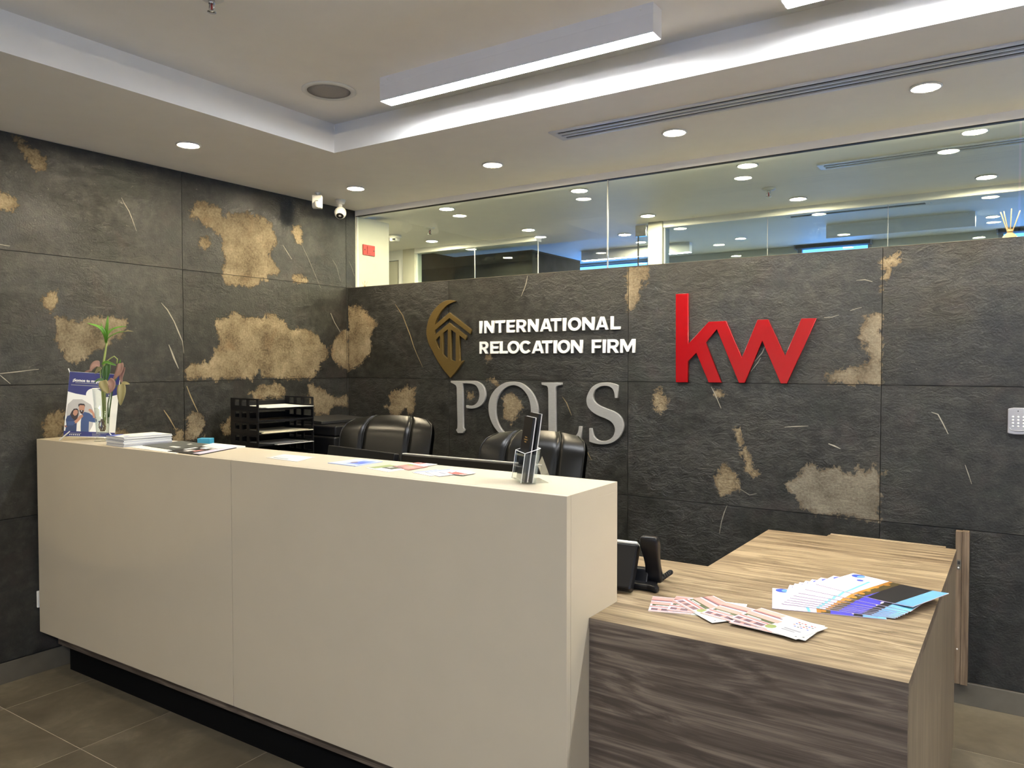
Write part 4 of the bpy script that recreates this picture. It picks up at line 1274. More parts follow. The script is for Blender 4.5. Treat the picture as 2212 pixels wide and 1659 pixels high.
# ------------------------------------------------------------------ leather chairs
def chair(label, loc, rz, W, top):
    t = thing('office_chair', label, 'chair', loc, rz, 'black leather office chairs behind the desk')
    H0, H1 = 0.50, top
    hw = W / 2

    def halfw(v):           # half width of the back at height v
        if v > 0.86:
            q = (v - 0.86) / 0.14
            return hw * (0.78 + 0.22 * math.sqrt(max(0.0, 1 - q ** 2.2)))
        return hw * (0.93 + 0.07 * (v / 0.86))

    def zz(u, v):
        return H0 + (H1 - H0) * v - 0.020 * (abs(u) ** 2.2) * (v ** 3)

    def front(u, v):        # u -1..1
        edge = 1 - abs(u) ** 4
        puff = 0.036 * edge * (0.35 + 0.65 * math.sin(math.pi * min(1, v * 0.92 + 0.06)))
        groove = 0.016 * math.exp(-((abs(u) - 0.50) / 0.035) ** 2)
        wrap = 0.07 * abs(u) ** 3
        lean = 0.10 * v * v
        topr = 0.055 * max(0, (v - 0.86) / 0.14) ** 2
        return -puff + groove - wrap * 0.4 + lean + topr

    def fpt(a, b):
        u, v = a * 2 - 1, b
        return (u * halfw(v), front(u, v), zz(u, v))

    def bpt(a, b):
        u, v = a * 2 - 1, b
        return (u * halfw(v) * 0.995, max(front(u, v) + 0.012, 0.10 * v * v + 0.075 * (1 - u ** 4) * (1 - max(0, (v - 0.85) / 0.15) ** 2) + 0.012), zz(u, v) - 0.004)
    g = G()
    g.grid(fpt, 56, 36)
    g.grid(bpt, 28, 36)
    g.build('backrest', 'black_leather', t)
    for s in (-1, 1):
        path = []
        for i in range(25):
            b = i / 24
            path.append((s * halfw(b) * 0.50, front(0.5, b) - 0.004, zz(0.5, b) + 0.001))
        path.append((s * halfw(1) * 0.5, front(0.5, 1) + 0.03, zz(0.5, 1) - 0.006))
        G().tube(path, 0.0030, 8).build('piping', 'black_leather', t)
        path = [(s * halfw(i / 24) * 0.985, front(0.985, i / 24) - 0.002, zz(0.985, i / 24)) for i in range(25)]
        G().tube(path, 0.0030, 8).build('piping', 'black_leather', t)
    g = G()
    g.grid(lambda a, b: ((a * 2 - 1) * 0.26, -0.50 + 0.50 * b, 0.50 + 0.035 * (1 - (a * 2 - 1) ** 4) * math.sin(math.pi * min(1, b + 0.12)) ), 20, 16)
    g.box((-0.26, -0.50, 0.42), (0.26, 0.02, 0.50))
    g.build('seat', 'black_leather', t, bevel=0.0)
    for s in (-1, 1):
        G().tube([(s * 0.27, -0.02, 0.47), (s * 0.30, -0.05, 0.60), (s * 0.30, -0.10, 0.68), (s * 0.295, -0.34, 0.67), (s * 0.285, -0.40, 0.60), (s * 0.27, -0.38, 0.46)], 0.020, 10).build('armrest', 'black_plastic', t)
    G().tube([(0, -0.24, 0.42), (0, -0.24, 0.10)], 0.026, 14).build('gas_column', 'black_plastic', t)
    for k in range(5):
        a = k * 2 * math.pi / 5 + 0.3
        ex, ey = 0.30 * math.cos(a), -0.24 + 0.30 * math.sin(a)
        l = G().tube([(0, -0.24, 0.12), (ex, ey, 0.075)], [0.026, 0.016], 8).build('leg', 'black_plastic', t)
        G().lathe([(0.0001, -0.012), (0.026, -0.012), (0.028, 0), (0.026, 0.012), (0.0001, 0.012)], 16, M=Matrix.Translation((ex, ey, 0.028)) @ Matrix.Rotation(a, 4, 'Z') @ Matrix.Rotation(math.radians(90), 4, 'X')).build('caster', 'black_plastic', l)
    return t


chair('black leather office chair with piping near the corner and printer', (1.065, -0.82, 0), math.radians(16), 0.53, 1.170)
chair('black leather office chair with piping in front of the steel letters', (1.955, -0.82, 0), math.radians(8), 0.53, 1.132)

# ------------------------------------------------------------------ monitors
def monitor(label, loc, rz, w, h, top, tilt, strip):
    t = thing('monitor', label, 'monitor', loc, rz, 'computer monitors behind the ledge')
    R_ = Matrix.Translation((0, 0, top)) @ Matrix.Rotation(tilt, 4, 'X')
    G().box((-w / 2, -0.018, -h), (w / 2, 0.010, 0)).build('back_shell', 'black_plastic', t, bevel=0.004).matrix_local = R_
    G().box((-w / 2 + 0.01, 0.0102, -h + 0.02), (w / 2 - 0.01, 0.0115, -0.012)).build('screen', 'black_plastic', t).matrix_local = R_
    G().box((-w / 2 + 0.05, -0.045, -h * 0.75), (w / 2 - 0.05, -0.0182, -0.045)).build('rear_hump', 'black_matte', t, bevel=0.012).matrix_local = R_
    if strip:
        G().box((-w / 2 + 0.004, -0.016, -0.001), (w / 2 + 0.004, 0.011, 0.0045)).build('top_strip', strip, t, bevel=0.0015).matrix_local = R_
    G().tube([(0, -0.03, top - h * 0.55), (0, -0.03, 0.012)], 0.02, 12).build('stand', 'black_plastic', t)
    G().box((-0.13, -0.12, 0), (0.13, 0.08, 0.012)).build('foot', 'black_plastic', t, bevel=0.004)
    return t


monitor('slim black monitor with a silver top strip behind the brochure holder', (2.06, -1.40, ZW), 0.0, 0.645, 0.31, 1.082 - ZW - 0.004, math.radians(-4), 'silver_plastic')
monitor('older black monitor turned aside in front of the first chair', (1.487, -1.378, ZW), math.radians(-9.5), 0.468, 0.30, 1.080 - ZW, math.radians(-8), None)

# ------------------------------------------------------------------ desk phone
t = thing('desk_phone', 'black desk phone with handset and coiled cord on the wood counter', 'phone', (2.779, -1.52, ZW), math.radians(6))
G().prism([(-0.135, -0.045), (0.085, -0.050), (0.118, -0.062), (0.122, -0.045), (0.085, 0.035), (0.075, 0.12), (-0.125, 0.12)], 0.0, 0.020).build('stand_foot', 'black_plastic', t, bevel=0.006)
G().prism([(-0.05, 0.012), (0.03, 0.012), (0.0, 0.055), (-0.03, 0.055)], -0.125, 0.075, M=Matrix(((0, 0, 1, 0), (1, 0, 0, 0.03), (0, 1, 0, 0), (0, 0, 0, 1)))).build('stand_wedge', 'black_plastic', t, bevel=0.004)
BR = Matrix.Translation((0, -0.035, 0.140)) @ Matrix.Rotation(math.radians(-32), 4, 'X')
G().box((-0.135, 0.0, -0.145), (0.052, 0.035, 0.0)).build('body', 'black_plastic', t, bevel=0.006).matrix_local = BR
G().box((-0.133, -0.002, -0.002), (0.048, 0.030, 0.008)).build('top_rim', 'white_plastic', t, bevel=0.003).matrix_local = BR
hs = []
g = G()
sec = lambda w, d: [(-w, -d), (-w * 0.8, -d * 1.15), (w * 0.8, -d * 1.15), (w, -d), (w, d), (w * 0.7, d * 1.1), (-w * 0.7, d * 1.1), (-w, d)]
prof = [(0.024, 0.008, 0.170, -0.036), (0.029, 0.017, 0.163, -0.034), (0.030, 0.021, 0.135, -0.024), (0.027, 0.016, 0.115, -0.016), (0.024, 0.013, 0.085, -0.004), (0.024, 0.013, 0.055, 0.010), (0.028, 0.018, 0.030, 0.016), (0.028, 0.017, 0.016, 0.022), (0.020, 0.010, 0.011, 0.024)]
vs = []
for w, d, z, y in prof:
    vs += [(0.088 + a, y + b, z) for a, b in sec(w, d)]
fs = [(i * 8 + k, i * 8 + (k + 1) % 8, (i + 1) * 8 + (k + 1) % 8, (i + 1) * 8 + k) for i in range(len(prof) - 1) for k in range(8)]
fs += [tuple(range(8)), tuple(range(len(vs) - 8, len(vs)))]
h = G().add(vs, fs, 0, None, True).build('handset', 'black_plastic', t)
h.modifiers.new('sub', 'SUBSURF').levels = 2
h.modifiers['sub'].render_levels = 2
coil = []
for i in range(300):
    q = i / 299
    ang = q * 2 * math.pi * 22
    ph = math.pi * (1.25 * q - 0.15)
    cx_, cy_ = 0.092 + 0.034 * math.sin(ph), 0.055 - 0.045 * math.cos(ph)
    tx, ty = math.cos(ph), math.sin(ph)
    rr = 0.0075
    coil.append((cx_ + rr * math.cos(ang) * ty + 0.0012 * math.sin(ang), cy_ - rr * math.cos(ang) * tx, 0.0098 + 0.028 * math.sin(math.pi * q) ** 2 + rr * math.sin(ang)))
G().tube(coil, 0.0016, 5).build('coiled_cord', 'black_matte', t)

# ------------------------------------------------------------------ acrylic holder with brochures
HN = math.radians(-42)
t = thing('brochure_holder', 'clear acrylic leaflet holder on the cream ledge', 'holder', (2.600, -1.868, ZD), HN)
# local: x across, -y out of the front
LEAN = math.radians(-8)
MB_ = Matrix.Translation((0, 0.012, 0.002)) @ Matrix.Rotation(LEAN, 4, 'X')
G().box((-0.052, 0.020, 0.0), (0.052, 0.0225, 0.105)).build('back_plate', 'clear_acrylic', t).matrix_local = MB_
G().box((-0.052, -0.022, 0.0), (0.052, -0.0195, 0.085)).build('front_plate', 'clear_acrylic', t).matrix_local = MB_
for s in (-1, 1):
    G().box((s * 0.052 - 0.0012, -0.022, 0.0), (s * 0.052 + 0.0012, 0.0225, 0.085)).build('side_plate', 'clear_acrylic', t).matrix_local = MB_
G().box((-0.052, -0.022, 0.0), (0.052, 0.0225, 0.0025)).build('bottom_plate', 'clear_acrylic', t).matrix_local = MB_
G().box((-0.052, 0.030, 0.0), (0.052, 0.075, 0.0025)).build('foot_plate', 'clear_acrylic', t)
G().quad([(-0.045, 0.050, 0.095), (0.045, 0.050, 0.095), (0.05, 0.085, 0.0), (-0.05, 0.085, 0.0)]).build('rear_leg', 'clear_acrylic', t)
for nm, pa in (('edge', [(-0.052, -0.022, 0.085), (0.052, -0.022, 0.085)]), ('edge', [(-0.052, 0.0225, 0.105), (0.052, 0.0225, 0.105)]), ('edge', [(-0.052, -0.022, 0.0), (-0.052, -0.022, 0.085), (-0.052, 0.0225, 0.105)]), ('edge', [(0.052, -0.022, 0.0), (0.052, -0.022, 0.085), (0.052, 0.0225, 0.105)])):
    G().tube(pa, 0.0011, 6).build('polished_edge', 'button_white', t).matrix_local = MB_
MW = Matrix.Translation((2.600, -1.868, ZD)) @ Matrix.Rotation(HN, 4, 'Z') @ MB_
for i, (y0, h0, lab) in enumerate(((-0.010, 0.190, 'front black leaflet with gold print in the acrylic holder'), (0.006, 0.203, 'taller black leaflet with a white edge behind the front one'))):
    b = thing('leaflet', lab, 'leaflet', group='black leaflets in the acrylic holder')
    b.matrix_world = MW
    G().box((-0.047, y0, 0.003), (0.047, y0 + 0.007, h0)).build('cover', 'black_plastic', b, bevel=0.0008)
    G().box((-0.0465, y0 + 0.0072, 0.003), (0.0465, y0 + 0.010, h0 + 0.001)).build('pages', 'paper', b)
    if i == 0:
        g = G()
        for (u0, u1, v) in ((-0.012, 0.012, 0.128), (-0.018, 0.018, 0.121), (-0.010, 0.010, 0.114)):
            g.quad([(u0, y0 - 0.0003, v), (u1, y0 - 0.0003, v), (u1, y0 - 0.0003, v + 0.003), (u0, y0 - 0.0003, v + 0.003)])
        g.build('gold_lettering', 'gold_print', b)

# ------------------------------------------------------------------ papers on the cream ledge
def sheet_from(name, lab, cat, pts, th, m, z0=ZD, group=None, art=None, edge=None):
    """flat sheet with corners (near-left, near-right, far-right, far-left) on a top"""
    ox, oy = pts[0]
    t = thing(name, lab, cat, (ox, oy, z0), group=group)
    loc = [(x - ox, y - oy) for x, y in pts]
    G().prism(loc, 0.0001, th).build('sheet', edge or m, t)
    a, b, c_, d = [Vector((x, y)) for x, y in loc]
    def uv(u, v):
        p = a * (1 - u) * (1 - v) + b * u * (1 - v) + c_ * u * v + d * (1 - u) * v
        return (p.x, p.y)
    polys = [(m, [uv(0.004, 0.004), uv(0.996, 0.004), uv(0.996, 0.996), uv(0.004, 0.996)])]
    for mm, q in (art or []):
        polys.append((mm, [uv(u, v) for u, v in q]))
    g = G()
    ms = []
    for i, (mm, q) in enumerate(polys):
        if mm not in ms:
            ms.append(mm)
        g.quad([(x, y, th + 0.0001 + 0.00006 * i) for x, y in q], ms.index(mm))
    g.build('print', ms, t, fixn=False)
    return t


LED = [[[0.9794, -1.8011], [1.1244, -1.8296], [1.1381, -1.6977], [0.9221, -1.6145]], [[0.7231, -1.9681], [1.1003, -1.9974], [0.9678, -1.7221], [0.6603, -1.7124]], [[0.729, -1.9108], [0.9987, -1.9417], [0.9661, -1.7344], [0.6956, -1.7013]], [[1.0153, -1.9783], [1.229, -1.985], [1.1324, -1.7433], [0.938, -1.7415]], [[1.501, -1.8929], [1.6916, -1.912], [1.6437, -1.783], [1.461, -1.7803]], [[1.8107, -1.8795], [1.9527, -1.8874], [1.9454, -1.7463], [1.82, -1.75]], [[2.0061, -1.8938], [2.1356, -1.9265], [2.1491, -1.8138], [2.0211, -1.786]], [[2.0651, -1.8228], [2.1666, -1.8638], [2.1704, -1.7678], [2.07, -1.734]], [[2.0591, -1.7457], [2.1599, -1.7791], [2.1605, -1.694], [2.0736, -1.6765]], [[2.2071, -1.8923], [2.3081, -1.9224], [2.3308, -1.8237], [2.2345, -1.7978]], [[2.2395, -1.867], [2.3401, -1.9212], [2.3633, -1.8108], [2.2664, -1.7724]], [[2.3291, -1.8617], [2.3921, -1.8681], [2.396, -1.8059], [2.3108, -1.7608]]]
LINES = [('print_line', rect(0.12, v, 0.8, v + 0.03)) for v in (0.2, 0.32, 0.44, 0.56)]
LED_SPEC = [
 ('paper_stack', 'small pile of white sheets at the back of the ledge before the trays', 'papers', 0.006, 'paper', [('paper_edge', rect(0.1, 0.2, 0.9, 0.3))], 0.0),
 ('paper_sheet', 'wide white sheet lying under the grey folder on the ledge', 'paper', 0.0012, 'paper', [], 0.0),
 ('folder', 'dark grey folder with white marks lying on the white sheet', 'folder', 0.002, 'print_charcoal', [('paper', rect(0.52, 0.70, 0.60, 0.80)), ('paper', rect(0.56, 0.22, 0.80, 0.34))], 0.0014),
 ('magazine', 'black magazine with white print near the front edge of the ledge', 'magazine', 0.003, 'print_black', [('paper', rect(0.08, 0.3, 0.20, 0.6)), ('print_grey', rect(0.28, 0.15, 0.45, 0.35)), ('paper', rect(0.30, 0.55, 0.52, 0.8)), ('print_rose', rect(0.5, 0.2, 0.62, 0.45)), ('print_grey', rect(0.6, 0.55, 0.72, 0.85)), ('print_lilac', rect(0.74, 0.05, 0.98, 0.95))], 0.0),
 ('paper_sheet', 'single printed sheet with a fine border lying alone on the ledge', 'paper', 0.0008, 'print_grey', [('paper', rect(0.06, 0.08, 0.94, 0.92)), ('print_charcoal', rect(0.14, 0.14, 0.62, 0.22))] + LINES, 0.0),
 ('postcard', 'pale blue postcard with a blue photo on the ledge', 'postcard', 0.0025, 'print_pale_blue', [('print_blue', rect(0.45, 0.2, 0.92, 0.85)), ('print_royal', rect(0.6, 0.35, 0.85, 0.6)), ('print_mauve', ell(0.5, 0.45, 0.08, 0.12, 12)), ('print_lilac', rect(0.05, 0.1, 0.3, 0.9))], 0.0),
 ('flyer', 'green and black flyer at the front of the mixed flyers on the ledge', 'flyer', 0.001, 'paper', [('print_green', rect(0.0, 0.1, 0.3, 0.95)), ('print_black', rect(0.3, 0.35, 0.75, 0.95)), ('print_grey', rect(0.35, 0.5, 0.5, 0.7)), ('print_dark_green', rect(0.5, 0.45, 0.72, 0.8))], 0.0),
 ('flyer', 'rose coloured flyer in the middle of the mixed flyers', 'flyer', 0.001, 'print_rose', [('print_green', rect(0.05, 0.6, 0.4, 0.95)), ('print_pink', rect(0.4, 0.2, 0.8, 0.6)), ('print_mauve', rect(0.1, 0.05, 0.5, 0.2))], 0.0012),
 ('flyer', 'white flyer with a red corner at the back of the mixed flyers', 'flyer', 0.001, 'paper', [('print_red', [(0.0, 0.35), (0.5, 0.4), (0.45, 1.0), (0.05, 0.95)]), ('paper', [(0.2, 0.7), (0.32, 0.72), (0.25, 0.95)]), ('print_line', rect(0.55, 0.2, 0.95, 0.3))], 0.0024),
 ('flyer', 'white flyer with a blue stripe lowest of the three by the holder', 'flyer', 0.001, 'paper', [('print_blue', [(0.0, 0.1), (0.12, 0.02), (0.12, 0.9), (0.0, 0.98)]), ('print_line', rect(0.3, 0.3, 0.8, 0.4))], 0.0),
 ('flyer', 'white flyer with a blue band and red print in the middle by the holder', 'flyer', 0.001, 'paper', [('print_blue', [(0.02, 0.02), (0.15, 0.02), (0.13, 0.98), (0.0, 0.98)]), ('print_red', rect(0.5, 0.55, 0.8, 0.68)), ('print_line', rect(0.35, 0.3, 0.8, 0.4))], 0.0012),
 ('flyer', 'white flyer with dark red pictures nearest the acrylic holder', 'flyer', 0.001, 'paper', [('print_red', rect(0.05, 0.02, 0.7, 0.45)), ('print_rose', rect(0.7, 0.1, 0.98, 0.5)), ('print_grey', rect(0.2, 0.6, 0.8, 0.9))], 0.0024),
]
for pts, (nm, lab, cat, th, m, art, dz) in zip(LED, LED_SPEC):
    pts = [(x, min(max(y, YD + 0.006), YDB - 0.004)) for x, y in pts]
    sheet_from(nm, lab, cat, pts, th, m, ZD + dz, art=art)

# thick pile of leaflets at the left end
SA, SB_, SC = [0.7144, -1.9948], [0.546, -1.9745], [0.6201, -1.7386]
SA = (SA[0], -1.985)
u_ = (Vector(SB_) - Vector(SA)); u_ = u_.normalized() * 0.15
v_ = Vector((-u_.y, u_.x)) * -1
v_ = v_.normalized() * 0.21
t = thing('leaflet_pile', 'thick pile of white leaflets with a blue corner beside the vase', 'leaflets', (SA[0], SA[1], ZD))
for k in range(9):
    j = Vector((rnd.uniform(-0.003, 0.003), rnd.uniform(-0.001, 0.004)))
    z0 = 0.0002 + k * 0.0046
    q = [j, j + u_, j + u_ + v_, j + v_]
    q = [(p.x, p.y) for p in q]
    G().prism([q[0], q[3], q[2], q[1]] if False else q, z0, z0 + 0.0043).build('leaflet', 'paper' if k % 2 else 'paper_edge', t)
zt = 0.0002 + 9 * 0.0046
def pv(a, b):
    p = u_ * a + v_ * b
    return (p.x, p.y, zt)
G().quad([pv(0, 0), pv(1, 0), pv(1, 1), pv(0, 1)]).build('top_sheet', 'paper', t, fixn=False)
g = G()
g.quad([tuple(Vector(pv(a, b)) + Vector((0, 0, 0.0004))) for a, b in ((0.55, 0.0), (1, 0.0), (1, 0.35), (0.85, 0.30), (0.7, 0.12))])
g.quad([tuple(Vector(pv(a, b)) + Vector((0, 0, 0.0004))) for a, b in ((0.2, 0.10), (0.35, 0.10), (0.35, 0.22), (0.2, 0.22))])
g.build('blue_print', 'print_royal', t, fixn=False)

# small blue box behind the ledge
o = thing('card_box', 'top of a light blue box peeking above the back of the ledge', 'box', (0.775, -1.682, ZW), 0.5)
G().box((0, 0, 0.0005), (0.056, 0.04, 0.345)).build('box_body', 'card_blue', o, bevel=0.002)
G().box((-0.001, -0.001, 0.345), (0.057, 0.041, 0.371)).build('lid', 'card_blue', o, bevel=0.002)

# ------------------------------------------------------------------ vase with cut plants
VX, VY = [0.3838, -1.8923]
t = thing('glass_vase', 'tall clear glass vase of water on the cream ledge', 'vase', (VX, VY, ZD))
G().lathe([(0.034, 0.0), (0.036, 0.004), (0.028, 0.010), (0.024, 0.020), (0.026, 0.035), (0.0385, 0.238), (0.0370, 0.238), (0.0245, 0.037), (0.0001, 0.034)], 40).build('body', 'vase_glass', t)
G().lathe([(0.0001, 0.036), (0.0243, 0.038), (0.0325, 0.150), (0.0001, 0.150)], 32).build('water', 'water', t)
G().tube([(0.038 * math.cos(a), 0.038 * math.sin(a), 0.238) for a in [2 * math.pi * k / 40 for k in range(41)]], 0.0011, 6).build('rim', 'button_white', t)


def leaf(path, width, m, parent, name='leaf', fold=0.25, up=(0.3, -0.6, 0.6), prof=None):
    """leaf blade: mid rib path, half widths, folded along the rib"""
    pts = [Vector(p) for p in path]
    n = 14
    # resample
    res = []
    for i in range(n + 1):
        q = i / n * (len(pts) - 1)
        k = min(int(q), len(pts) - 2)
        f = q - k
        p0, p1, p2, p3 = pts[max(k - 1, 0)], pts[k], pts[k + 1], pts[min(k + 2, len(pts) - 1)]
        res.append(0.5 * ((2 * p1) + (p2 - p0) * f + (2 * p0 - 5 * p1 + 4 * p2 - p3) * f * f + (3 * p1 - p0 - 3 * p2 + p3) * f ** 3))
    vs, fs = [], []
    U = Vector(up).normalized()
    for i, p in enumerate(res):
        d = (res[min(i + 1, n)] - res[max(i - 1, 0)]).normalized()
        s = d.cross(U)
        s = s.normalized() if s.length > 1e-4 else Vector((1, 0, 0))
        nn = s.cross(d).normalized()
        q = i / n
        w = width * (prof(q) if prof else math.sin(math.pi * min(1, q ** 0.8 * 0.97 + 0.03)) ** 0.8)
        vs += [p + s * w + nn * w * fold, p + s * w * 0.5 + nn * w * fold * 0.35, p, p - s * w * 0.5 + nn * w * fold * 0.35, p - s * w + nn * w * fold]
    for i in range(n):
        for k in range(4):
            fs.append((i * 5 + k, i * 5 + k + 1, (i + 1) * 5 + k + 1, (i + 1) * 5 + k))
    g = G().add([tuple(v) for v in vs], fs, 0, None, True)
    o = g.build(name, m, parent, fixn=False)
    o.modifiers.new('thick', 'SOLIDIFY').thickness = 0.0006
    return o


t = thing('green_cutting', 'tall green leafy cutting rising from the glass vase', 'plant', (VX, VY, ZD))
G().tube([[0.0049, 0.0056, 0.0716], [-0.0021, 0.01, 0.1677], [-0.0009, 0.0074, 0.2482], [-0.0008, 0.011, 0.3605], [0.0022, 0.0138, 0.3845], [0.006, 0.0175, 0.4206], [0.0089, 0.0204, 0.4487]], [0.0065, 0.0065, 0.006, 0.0045, 0.0045, 0.0042, 0.0038], 10).build('stem', 'stem_green', t)
heart = lambda q: (math.sin(math.pi * min(1, q * 0.93 + 0.07)) ** 0.55) * (1.15 - 0.75 * q) if q < 1 else 0
for pa, w in (([[0.0071, 0.0188, 0.4367], [0.0178, 0.0151, 0.4764], [0.0218, 0.0168, 0.5203], [0.012, 0.0262, 0.5659]], 0.0095), ([[0.0057, 0.018, 0.4407], [0.0157, 0.0079, 0.4803], [0.0086, -0.0138, 0.5115], [-0.0314, -0.0458, 0.5288]], 0.0085),
              ([[0.0077, 0.0193, 0.4407], [0.0026, 0.0292, 0.4812], [0.0193, 0.0531, 0.5078], [0.0655, 0.0841, 0.5178]], 0.0075), ([[0.0091, 0.0201, 0.4367], [0.026, 0.0202, 0.4644], [0.0786, 0.0317, 0.4856], [0.1116, 0.0477, 0.4913]], 0.0045), ([[0.0048, 0.0172, 0.4367], [-0.0172, 0.0277, 0.4695], [-0.0343, 0.0293, 0.4982], [-0.0549, 0.0289, 0.5351]], 0.005)):
    leaf(pa, w, 'leaf_green', t)
leaf([[0.1056, 0.045, 0.4902], [0.1208, 0.0527, 0.4933], [0.1433, 0.0664, 0.4912]], 0.0026, 'leaf_olive', t, 'yellow_tip')
g = G()
for k in range(10):
    a = rnd.uniform(0, 6.28)
    r_ = rnd.uniform(0.004, 0.017)
    z_ = rnd.uniform(0.05, 0.07)
    g.tube([(0.004 * math.cos(a), 0.004 * math.sin(a), 0.10), (r_ * math.cos(a + 0.6), r_ * math.sin(a + 0.6), z_ + 0.02), (r_ * math.cos(a + 1.5), r_ * math.sin(a + 1.5), z_), (r_ * 0.6 * math.cos(a + 2.6), r_ * 0.6 * math.sin(a + 2.6), 0.045)], 0.0022, 6)
g.build('roots', 'root_brown', t)

t = thing('pink_cutting', 'drooping pink and olive leaved cutting in the glass vase', 'plant', (VX, VY, ZD))
for i, pa in enumerate(([[0.0083, 0.02, 0.0789], [0.0051, 0.0231, 0.1673], [0.0163, 0.03, 0.2237], [0.039, 0.0343, 0.2642], [0.0666, 0.0357, 0.2965]], [[0.0063, 0.001, 0.0881], [0.0046, -0.0023, 0.2085], [-0.0016, -0.0038, 0.2885], [-0.0035, -0.0061, 0.3285]], [[0.0195, 0.004, 0.0964], [0.0177, 0.0053, 0.2485], [0.003, 0.0063, 0.3204], [0.0043, 0.0142, 0.3525], [0.0241, 0.0279, 0.3725], [0.0373, 0.037, 0.3813], [0.0492, 0.0445, 0.3685], [0.0478, 0.0429, 0.3484]], [[0.0211, 0.0175, 0.1077], [0.0426, 0.0236, 0.2284], [0.0688, 0.0297, 0.2527]])):
    G().tube(pa, 0.0026, 8).build('stalk', 'leaf_dark' if i in (0, 3) else 'stem_green', t)
LP = [([[-0.0037, -0.0057, 0.3465], [-0.0107, -0.02, 0.3445], [-0.0137, -0.0345, 0.3286], [-0.0134, -0.0408, 0.3128]], 0.013, 'leaf_pink'), ([[-0.0112, -0.0379, 0.3207], [-0.0224, -0.0479, 0.3148], [-0.0356, -0.0567, 0.312]], 0.004, 'leaf_pink'),
      ([[-0.0002, -0.0038, 0.3325], [-0.006, -0.0129, 0.3205], [-0.0134, -0.0231, 0.3026]], 0.010, 'leaf_olive'),
      ([[0.0824, 0.0419, 0.3504], [0.0908, 0.0346, 0.3245], [0.0819, 0.023, 0.2968], [0.0634, 0.0148, 0.2729]], 0.013, 'leaf_pink'), ([[0.0943, 0.0492, 0.3324], [0.0977, 0.0386, 0.3046], [0.0948, 0.0358, 0.2808], [0.1001, 0.0386, 0.2569]], 0.009, 'leaf_pink'),
      ([[0.0335, -0.011, 0.273], [0.0421, -0.012, 0.2533], [0.0563, -0.0081, 0.2296], [0.0598, -0.0062, 0.2157]], 0.017, 'leaf_olive'), ([[0.0543, 0.0017, 0.275], [0.0737, 0.0067, 0.2573], [0.0747, 0.0018, 0.2336], [0.065, -0.0051, 0.2178]], 0.015, 'leaf_pink'),
      ([[0.0967, 0.0364, 0.2569], [0.1086, 0.0312, 0.2255], [0.1107, 0.0254, 0.19], [0.1077, 0.0226, 0.1623]], 0.0165, 'leaf_olive'), ([[0.095, 0.0354, 0.2609], [0.1165, 0.0436, 0.261], [0.1314, 0.0534, 0.257]], 0.006, 'leaf_olive'),
      ([[0.001, -0.0003, 0.3445], [0.0225, 0.0083, 0.3544], [0.0488, 0.0219, 0.3464], [0.0639, 0.0317, 0.3396]], 0.0055, 'leaf_green'), ([[0.0285, -0.0082, 0.2769], [0.0169, -0.0219, 0.277], [0.0015, -0.0337, 0.2651]], 0.0055, 'leaf_dark'),
      ([[0.0263, 0.0141, 0.3444], [0.0347, 0.009, 0.3125], [0.0323, 0.0035, 0.2647]], 0.012, 'leaf_dark'), ([[0.0161, 0.0035, 0.3365], [0.0181, -0.0022, 0.3046], [0.0256, -0.0008, 0.2687]], 0.007, 'leaf_dark'), ([[0.0757, 0.0374, 0.3484], [0.0799, 0.0404, 0.3564], [0.0805, 0.0411, 0.3663]], 0.003, 'leaf_green')]
for pa, w, m in LP:
    leaf(pa, w * (1.45 if w > 0.008 else 1.2), m, t, 'leaf', 0.3, (0.45, -0.8, 0.25), heart if w > 0.008 else None)

# ------------------------------------------------------------------ table banner with the couple
PB0, PB1 = Vector((0.198, -1.971, 1.117)), Vector((0.340, -1.812, 1.117))
e_ = (PB1 - PB0).normalized()
b_ = Vector((-e_.y, e_.x, 0))
roll = math.radians(3.0)
upv = (Vector((0, 0, 1)) + b_ * 0.13 + e_ * 0.07).normalized()
nrm = e_.cross(upv).normalized()
e2 = upv.cross(nrm).normalized()
PW, PH = 0.213, 0.296
t = thing('table_banner', 'small blue and white table banner of a smiling couple', 'banner')
MP = Matrix(((e2.x, upv.x, nrm.x, PB0.x), (e2.y, upv.y, nrm.y, PB0.y), (e2.z, upv.z, nrm.z, PB0.z), (0, 0, 0, 1)))
t.matrix_world = MP
G().box((0, 0, -0.0008), (PW, PH, 0)).build('sheet', 'sign_white', t)
G().tube([(-0.012, -0.020, 0.012), (0.03, 0.03, -0.004), (PW + 0.0, PH - 0.01, -0.010), (PW + 0.008, PH + 0.010, -0.010)], 0.0028, 8).build('cross_rod', 'white_plastic', t)
G().tube([(PW + 0.012, -0.020, 0.012), (PW - 0.03, 0.03, -0.004), (0.0, PH - 0.008, -0.010), (-0.010, PH + 0.014, -0.010)], 0.0028, 8).build('cross_rod', 'white_plastic', t)
G().tube([(PW / 2, PH * 0.5, -0.010), (PW / 2, 0.03, -0.09), (PW / 2, -0.0150, -0.105)], 0.0028, 8).build('rear_rod', 'white_plastic', t)
def uvp(l):
    return [(min(max(u, 0.001), 0.999) * PW, min(max(v, 0.001), 0.999) * PH) for u, v in l]
